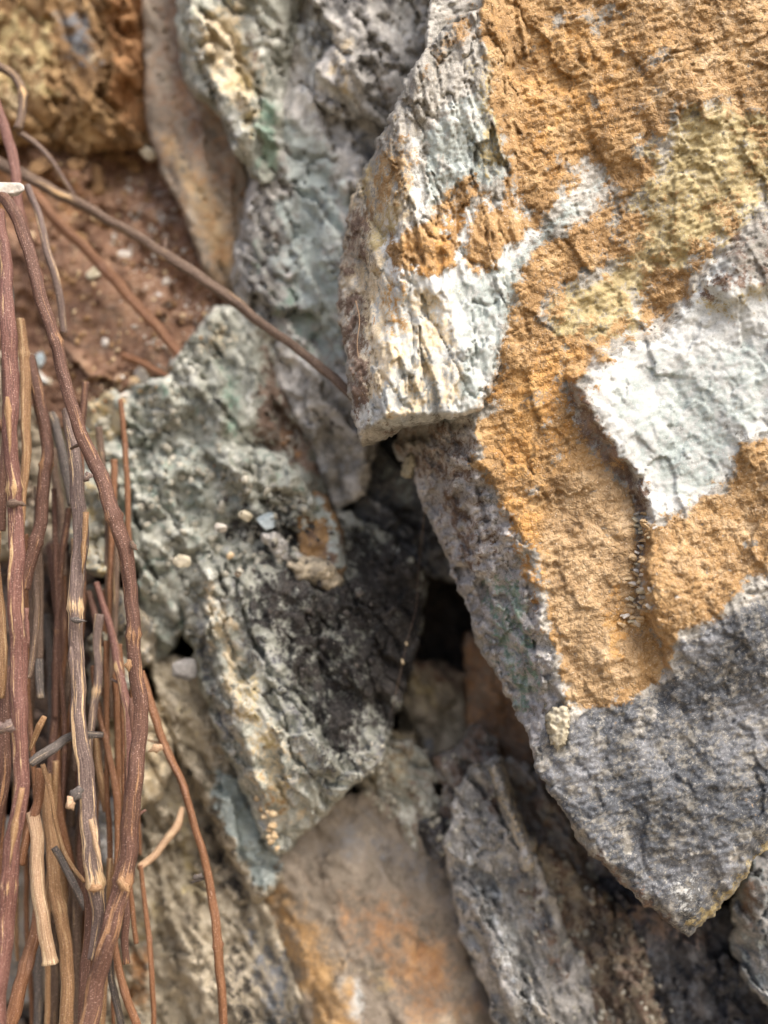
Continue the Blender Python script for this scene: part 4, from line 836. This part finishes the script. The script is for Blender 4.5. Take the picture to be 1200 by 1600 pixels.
# loose grit on the ledge and in the hollow
# ================================================================== hanging stems and twigs
T = twig
t1 = T([(-8, 296, 30.6, 10), (20, 330, 30.2, 11), (55, 430, 29.8, 11), (95, 565, 29.4, 12), (130, 690, 29, 13), (168, 775, 28.8, 13), (196, 855, 28.7, 13), (206, 950, 28.6, 13), (212, 1050, 28.5, 13.5), (217, 1150, 28.3, 14.5), (208, 1270, 28.1, 15.5), (188, 1390, 27.9, 16.5), (162, 1480, 27.7, 18), (140, 1590, 27.5, 19), (128, 1680, 27.4, 19)], 't_red',
       'long reddish brown twig arching in front of the others down to the bottom edge', nodes=(.205, .415, .545, .80), seg=18)
bract(t1, 204, 846, .2850, 18, 9, -50, 't_brown'); bract(t1, 139, 738, .2875, 16, 12, -115, 't_mauve'); bract(t1, 204, 1030, .2835, 20, 12, -95, 't_tan'); bract(t1, 184, 1374, .2755, 26, 14, -42, 't_tan'); 
t2 = T([(2, 330, 30, 10), (8, 430, 29.4, 12), (14, 540, 29, 13), (18, 640, 28.8, 14), (22, 790, 28.6, 14), (25, 900, 28.4, 14.5), (30, 1050, 28.2, 15), (32, 1160, 28, 15), (28, 1240, 27.9, 15), (22, 1310, 27.8, 15), (15, 1390, 27.7, 15), (4, 1500, 27.6, 14.5), (-8, 1640, 27.5, 14)], 't_purple',
       'thick purple stem with tan streaks nearest the left edge', nodes=(.355, .815), seg=18)
bract(t2, 20, 1128, .2760, 30, 20, 205, 't_mauve'); bract(t2, 12, 786, .2840, 30, 12, -8, 't_brown')
t3 = T([(104, 640, 30.6, 11), (116, 700, 30.2, 12), (122, 780, 29.8, 12.5), (122, 880, 29.5, 13), (120, 965, 29.2, 13.5), (121, 1060, 29, 14), (126, 1150, 28.8, 15), (133, 1240, 28.6, 15.5), (146, 1330, 28.5, 15.5), (154, 1390, 28.4, 14.5), (152, 1440, 28.4, 11), (142, 1498, 28.4, 7)], 't_mauve',
       'mauve grey stem with peeling cream bark in the middle of the bundle', nodes=(.38, .865), seg=18)
bract(t3, 130, 1232, .2820, 34, 16, 228, 't_grey'); bract(t3, 118, 1252, .2815, 16, 18, 200, 't_buff', curl=.7); bract(t3, 160, 1386, .2800, 24, 12, 195, 't_tan'); bract(t3, 111, 966, .2880, 24, 8, -12, 't_grey')
t4 = T([(-60, 236, 35.2, 11), (0, 258, 35, 11), (60, 287, 34.8, 10.5), (150, 330, 34.4, 10), (250, 395, 34, 9.5), (290, 420, 33.8, 10), (350, 458, 33.5, 9.5), (450, 535, 32.8, 9), (535, 605, 32.2, 9), (600, 660, 32, 8)], 't_brown', 'long diagonal twig running down right behind the boulder', nodes=(.47,))
T([(40, 290, 36, 9), (70, 322, 35.8, 10), (130, 385, 35.5, 10.5), (180, 440, 35.2, 10), (230, 495, 35, 10), (284, 556, 34.8, 8)], 't_orange', 'flattened orange brown twig lying on the soil below the long diagonal twig', nodes=(.5,))
T([(190, 555, 35.4, 7), (225, 568, 35.3, 7.5), (272, 592, 35.1, 6.5)], 't_orange', 'short brown twig piece on the soil edge')
T([(-30, 92, 34, 8), (0, 105, 33.8, 8), (24, 120, 33.6, 8.5), (35, 142, 33.4, 8.5), (34, 172, 33.2, 8.5), (28, 203, 33, 9)], 't_brown', 'hooked twig with a pale cut end in the upper left corner', nodes=(.62,))
T([(-14, 130, 33, 8), (2, 186, 32.6, 9), (14, 230, 32.2, 9.5), (24, 270, 32, 9), (32, 330, 31.8, 8), (46, 380, 31.8, 8), (66, 440, 31.6, 7)], 't_purple', 'dark purple twig crossing over the long diagonal twig at the left')
T([(28, 205, 34.4, 5), (58, 226, 34.5, 5), (80, 248, 34.6, 5), (100, 280, 34.8, 4.5), (116, 306, 35, 3.5)], 't_mauve', 'thin mauve twiglet curving below the hooked twig')
T([(44, 290, 32, 7), (58, 330, 31.8, 7), (72, 385, 31.6, 7), (88, 440, 31.6, 6.5), (100, 520, 31.8, 5.5)], 't_mauve', 'slim mauve twig beside the upper part of the red twig')
T([(2, 340, 31.5, 9), (6, 400, 31, 10), (10, 450, 30.6, 9), (16, 520, 30.4, 8)], 't_grey', 'grey weathered stub at the left edge above the purple stem', nodes=(.3,))
t14 = T([(46, 560, 31.4, 11), (60, 620, 31, 12), (74, 690, 30.8, 12), (72, 745, 30.6, 12), (62, 810, 30.4, 12), (50, 860, 30.2, 11), (38, 920, 30.2, 10)], 't_red', 'crooked brown stem bending behind the purple stem', nodes=(.48, .8))
T([(30, 500, 31, 8), (36, 560, 30.8, 9), (42, 640, 30.6, 9.5), (42, 700, 30.4, 9), (36, 770, 30.2, 8), (30, 860, 30, 7)], 't_tan', 'straw tan stem right beside the purple stem', nodes=(.15,))
T([(80, 645, 32, 8), (90, 680, 31.8, 8), (102, 730, 31.6, 8), (112, 790, 31.4, 8)], 't_grey', 'short grey broken stem left of the red twig, with a dark hollow end', nodes=(.05,))
T([(58, 760, 32, 8), (62, 860, 31.8, 8), (60, 960, 31.6, 7.5), (62, 1030, 31.4, 7)], 't_brown', 'dull brown stem behind the bundle, left of the mauve stem')
T([(62, 1030, 30.8, 8), (64, 1060, 30.6, 9), (66, 1092, 30.4, 7)], 't_grey', 'short dark grey stub with a pale tip between the stems', nodes=(.95,))
T([(84, 850, 32.6, 12), (90, 930, 32.4, 11), (92, 1010, 32.2, 10), (90, 1080, 32, 9), (84, 1160, 31.8, 9), (74, 1240, 31.6, 8)], 't_red', 'reddish brown stem just left of the mauve stem', nodes=(.6,))
T([(96, 900, 33, 8), (98, 1000, 32.6, 8), (94, 1100, 32.2, 8.5), (86, 1200, 31.8, 9), (96, 1290, 31.6, 8), (110, 1360, 31.6, 8)], 't_orange', 'orange brown stem behind the mauve stem', nodes=(.45,))
T([(44, 1060, 30, 6), (52, 1020, 30.2, 6), (58, 940, 30.8, 6), (56, 860, 31.4, 5.5)], 't_brown', 'thin brown stem rising between the purple stem and the grey stub')
T([(-6, 830, 30, 9), (-2, 930, 29.6, 9.5), (2, 1010, 29.4, 9), (0, 1090, 29.4, 8)], 't_tan', 'straw coloured stem cut by the left edge at mid height')
T([(12, 1040, 30, 10), (8, 1120, 29.8, 11), (4, 1200, 29.6, 11), (-4, 1290, 29.6, 10), (-10, 1380, 29.6, 9)], 't_red', 'dark red stem behind the purple stem at the left edge')
T([(156, 960, 31.4, 8), (150, 1010, 31.2, 8), (154, 1060, 31, 8.5), (148, 1110, 30.8, 8), (140, 1170, 30.6, 7), (142, 1230, 30.6, 6)], 't_mauve', 'grey mauve twig hugging the right side of the peeling stem', nodes=(.45,))
T([(140, 925, 32, 6), (148, 960, 31.6, 7), (154, 1010, 31.4, 7)], 't_red', 'short red twig behind the grey mauve twig')
t12 = T([(150, 910, 31.6, 6), (166, 960, 31.4, 7), (180, 1010, 31, 7.5), (190, 1070, 30.4, 7.5), (200, 1130, 30, 8), (203, 1200, 29.8, 8), (200, 1270, 29.6, 7.5), (190, 1350, 29.6, 7)], 't_purple', 'slender purple stem running behind the red twig', nodes=(.33,))
T([(146, 1040, 31.8, 5), (156, 1120, 31.4, 5.5), (168, 1170, 31.2, 6), (180, 1230, 31, 6), (184, 1290, 30.9, 6), (182, 1360, 30.8, 5.5), (178, 1420, 30.8, 5)], 't_orange', 'thin orange stem between the mauve stem and the red twig', nodes=(.3,))
T([(148, 1150, 32, 7), (158, 1210, 31.8, 7.5), (166, 1268, 31.6, 7)], 't_tan', 'short straw stub with a blunt end right of the mauve stem')
t10 = T([(218, 1050, 31.4, 7), (236, 1100, 31.3, 8), (258, 1165, 31.2, 7.5), (285, 1225, 31, 7), (308, 1300, 30.9, 7), (326, 1380, 30.8, 7.5), (340, 1470, 30.6, 8), (348, 1560, 30.5, 8), (350, 1680, 30.4, 8)], 't_orange', 'slender orange red stem standing alone right of the bundle', nodes=(.31, .69))
bract(t10, 255, 1168, .308, 24, 12, 195, 't_buff'); bract(t10, 316, 1366, .3065, 18, 8, 205, 't_grey')
T([(219, 1352, 31, 4), (224, 1400, 30.9, 4), (232, 1460, 30.8, 4.5), (238, 1530, 30.6, 5), (240, 1600, 30.6, 5), (238, 1680, 30.6, 5)], 't_orange', 'very thin orange stem right of the red twig at the bottom', nodes=(.35,))
T([(216, 1356, 31.2, 6), (236, 1342, 31.6, 7), (256, 1318, 32, 7), (275, 1290, 32.4, 8), (284, 1262, 32.8, 4)], 't_buff', 'dry buff leaf stalk slanting between red twig and orange stem', nodes=(.6,))
T([(50, 1270, 30, 12), (56, 1320, 29.6, 13), (63, 1390, 29.3, 13.5), (70, 1450, 29.1, 13.5), (76, 1506, 29, 13)], 't_buff', 'thick buff pink stem ending in a broken tip near the bottom left', nodes=(1.,), seg=14)
T([(70, 1210, 31.2, 11), (76, 1290, 30.8, 11), (86, 1370, 30.4, 12), (96, 1430, 30.2, 12.5), (104, 1500, 30, 13), (104, 1570, 29.9, 13), (98, 1680, 29.8, 13)], 't_tan', 'pale straw stem running down to the bottom edge', nodes=(.45,), seg=14)
T([(62, 1400, 30.8, 9), (52, 1470, 30.2, 12), (42, 1520, 29.8, 13), (22, 1580, 29.4, 15), (-6, 1660, 29, 15)], 't_orange', 'brown stem with a pale worn patch slanting to the lower left corner', nodes=(.42,), seg=14)
T([(66, 1194, 29.6, 4), (80, 1240, 29.5, 4.5), (94, 1310, 29.5, 4), (110, 1350, 29.5, 4), (132, 1378, 29.6, 3.5)], 't_tan', 'thin straw strip curving across the lower stems')
T([(84, 1324, 30, 6.5), (100, 1352, 29.9, 7.5), (118, 1386, 29.8, 7), (134, 1420, 29.8, 6)], 't_grey', 'short mauve grey twig slanting across the lower stems', nodes=(.12,))
T([(46, 1192, 28.6, 8), (60, 1182, 28.7, 10), (84, 1170, 28.9, 10), (112, 1152, 29.4, 8), (160, 1148, 30, 5)], 't_grey', 'dark grey broken twig wedged crosswise behind the mauve stem')
T([(64, 1200, 30.2, 9), (58, 1250, 30, 9), (46, 1300, 29.8, 8.5), (36, 1350, 29.8, 8)], 't_orange', 'orange brown stem slanting behind the purple stem', nodes=(.45,))
dl = T([(46, 1172, 28.8, 3), (54, 1150, 28.7, 6), (62, 1134, 28.6, 7), (70, 1120, 28.6, 5)], 't_tan', 'small straw coloured leaf scale above the dark grey broken twig', jitter=.12, name='leaf_scale', cat='leaf')
T([(196, 1386, 29.4, 6.5), (198, 1430, 29.3, 7), (195, 1470, 29.3, 7), (198, 1504, 29.3, 6)], 't_red', 'short red brown stub hanging right of the red twig at the bottom', nodes=(1.,))
T([(178, 1440, 30.4, 6), (182, 1490, 30.3, 7), (194, 1545, 30.2, 7.5), (212, 1600, 30.1, 7.5), (226, 1680, 30, 7)], 't_orange', 'orange stem curving out at the bottom right of the bundle', nodes=(.45,))
T([(170, 1460, 30.6, 6), (176, 1530, 30.5, 7), (188, 1600, 30.4, 7), (194, 1680, 30.4, 7)], 't_grey', 'grey mauve stem behind the curved orange stem at the bottom')
T([(160, 1470, 31, 6), (162, 1560, 30.9, 7), (158, 1680, 30.8, 7)], 't_tan', 'straw stem behind the red twig at the bottom edge')
T([(140, 1380, 29.2, 9), (138, 1450, 29.1, 9.5), (132, 1530, 29, 9.5), (124, 1680, 28.9, 9)], 't_red', 'red brown stem hugging the left side of the red twig at the bottom')
T([(172, 1340, 31.2, 6), (170, 1400, 31.1, 6), (164, 1470, 31.1, 5)], 't_tan', 'ochre tan stem end just left of the red twig joint')
for i, (x0, x1, D, m, lb) in enumerate([(66, 60, 32.4, 't_grey', 'dark shaded stem behind the buff stem tip'), (82, 84, 32.8, 't_brown', 'brown shaded stem left of the pale straw stem base'), (122, 118, 32, 't_brown', 'brown shaded stem right of the pale straw stem'), (108, 112, 32.6, 't_red', 'dim red stem deep between straw stem and red brown stem')]):
    T([(x0-4, 1330, D+.3, 8), (x0, 1440, D, 9), (x1, 1540, D-.2, 9), (x1-2, 1690, D-.3, 9)], m, lb)
for i, (x0, x1, y0, y1, D, m, lb) in enumerate([(104, 112, 1030, 1290, 32.6, 't_brown', 'dull stem half hidden left of the mauve stem'), (120, 130, 1120, 1420, 31.6, 't_red', 'red stem half hidden behind the mauve stem'), (50, 44, 900, 1180, 32.6, 't_brown', 'shaded brown stem right of the purple stem'), (76, 82, 960, 1260, 33.2, 't_grey', 'shaded grey stem deep in the bundle'), (10, 2, 560, 830, 30.6, 't_red', 'dark red stem at the left edge beside the purple stem'), (84, 96, 700, 900, 32.8, 't_brown', 'brown shaded stem left of the peeling mauve stem top')]):
    T([(x0, y0, D+.2, 8), ((x0+x1)/2+3, (y0+y1)/2, D, 9), (x1, y1, D-.1, 7.5)], m, lb, nodes=(.4,))
def shoot(parent, px, py, D, ln, ang, r, mat):              # a side shoot broken off short
    a = math.radians(ang); P = [at(px+math.cos(a)*ln*t+3*math.sin(t*5), py-math.sin(a)*ln*t, (D+.25*t)/100) for t in (0, .35, .7, 1)]
    V, F, G, N = tube(P, [q*D/100/1600 for q in (r, r*.8, r*.75, r*.6)], 8, .1)
    mesh_obj('side_shoot', [tuple(v) for v in V], F, mat, parent, None, {'grain': np.array(G), 'node': np.array(N)})
shoot(t1, 206, 1275, 28.3, 26, 20, 4, 't_red'); shoot(t1, 130, 690, 29.2, 20, 215, 4, 't_brown'); shoot(t10, 322, 1370, 30.9, 22, 205, 3, 't_grey'); shoot(t10, 258, 1165, 31.2, 26, 160, 3, 't_buff'); shoot(t2, 30, 1040, 28.3, 18, 30, 4, 't_brown'); shoot(t4, 250, 395, 34, 26, 60, 3.5, 't_brown'); shoot(t12, 190, 1072, 30.5, 18, 140, 3, 't_mauve')
def strip(parent, px, py, D, ln, wd, ang, mat): bract(parent, px, py, D/100, ln, wd, ang, mat, 'bark_strip', .5)
strip(t3, 133, 800, 29.1, 90, 9, -92, 't_tan'); strip(t3, 112, 1010, 28.4, 70, 8, -88, 't_mauve'); strip(t3, 140, 1280, 27.9, 80, 8, -75, 't_buff'); strip(t2, 12, 620, 28.1, 90, 9, -88, 't_tan'); strip(t2, 40, 950, 27.8, 60, 8, -84, 't_purple'); strip(t2, 34, 1230, 27.3, 120, 10, -98, 't_tan'); strip(t1, 206, 1090, 27.9, 60, 7, -90, 't_red'); strip(t1, 170, 1460, 27.1, 70, 9, -108, 't_red')
ORD = ['first', 'second', 'third', 'fourth', 'fifth', 'sixth', 'seventh', 'eighth', 'ninth', 'tenth', 'eleventh', 'twelfth', 'thirteenth', 'fourteenth', 'fifteenth', 'sixteenth', 'seventeenth', 'eighteenth', 'nineteenth', 'twentieth', 'twenty-first', 'twenty-second', 'twenty-third', 'twenty-fourth', 'twenty-fifth', 'twenty-sixth']
HUE = {'t_brown': 'dull brown', 't_red': 'red brown', 't_orange': 'orange brown', 't_tan': 'straw', 't_grey': 'grey'}
for rank, i in enumerate(sorted(range(26), key=lambda i: random.Random(900+i).uniform(2, 190))):
    r = random.Random(900+i); x = r.uniform(2, 190); y = r.uniform(560, 1250); ln = r.uniform(300, 720); D = r.uniform(31.0, 33.4); dx = r.uniform(-40, 30); q = r.uniform(3.4, 8)
    pts_ = [(x, y, D, q), (x+dx*.3+r.uniform(-8, 8), y+ln*.35, D-.1, q), (x+dx*.7+r.uniform(-8, 8), y+ln*.7, D-.2, q*.95), (x+dx, y+ln, D-.3, q*.7)]; hue = r.choice(['t_brown', 't_red', 't_red', 't_orange', 't_orange', 't_tan', 't_grey'])
    T(pts_, hue, 'thin %s stem, %s from the left among the background stems' % (HUE[hue], ORD[rank]), nodes=(r.random(),), seg=8, group='thin stems deep in the bundle')
chip('stone', 8, 296, 30.4, 66, 24, 4, 'chip_white', 'bright white stone fragment at the left edge on top of the red twig', group='pale chips by the stems', depth=.5)
# a spider thread with specks hanging in the cleft
P = [(664, 800, 33), (655, 880, 33), (650, 950, 33), (636, 1000, 33), (628, 1040, 33), (618, 1085, 33), (612, 1112, 33)]
th = twig([(x, y, D, .6) for x, y, D in P], 't_brown', 'fine dusty spider thread hanging in the dark cleft', seg=6, name='spider_thread', cat='thread', group=None)
for x, y, s in ((635, 1006, 4), (629, 1034, 5)):
    chip('dust_speck', x, y, 33, s, s*2, 20, 'chip_tan', parent=th)

for nm, (a, k) in REC.items():
    k = dict(k); k['use'] = [x for x in ORDER if x in USED[nm]]
    build_rock_mat(nm, *a, **k)
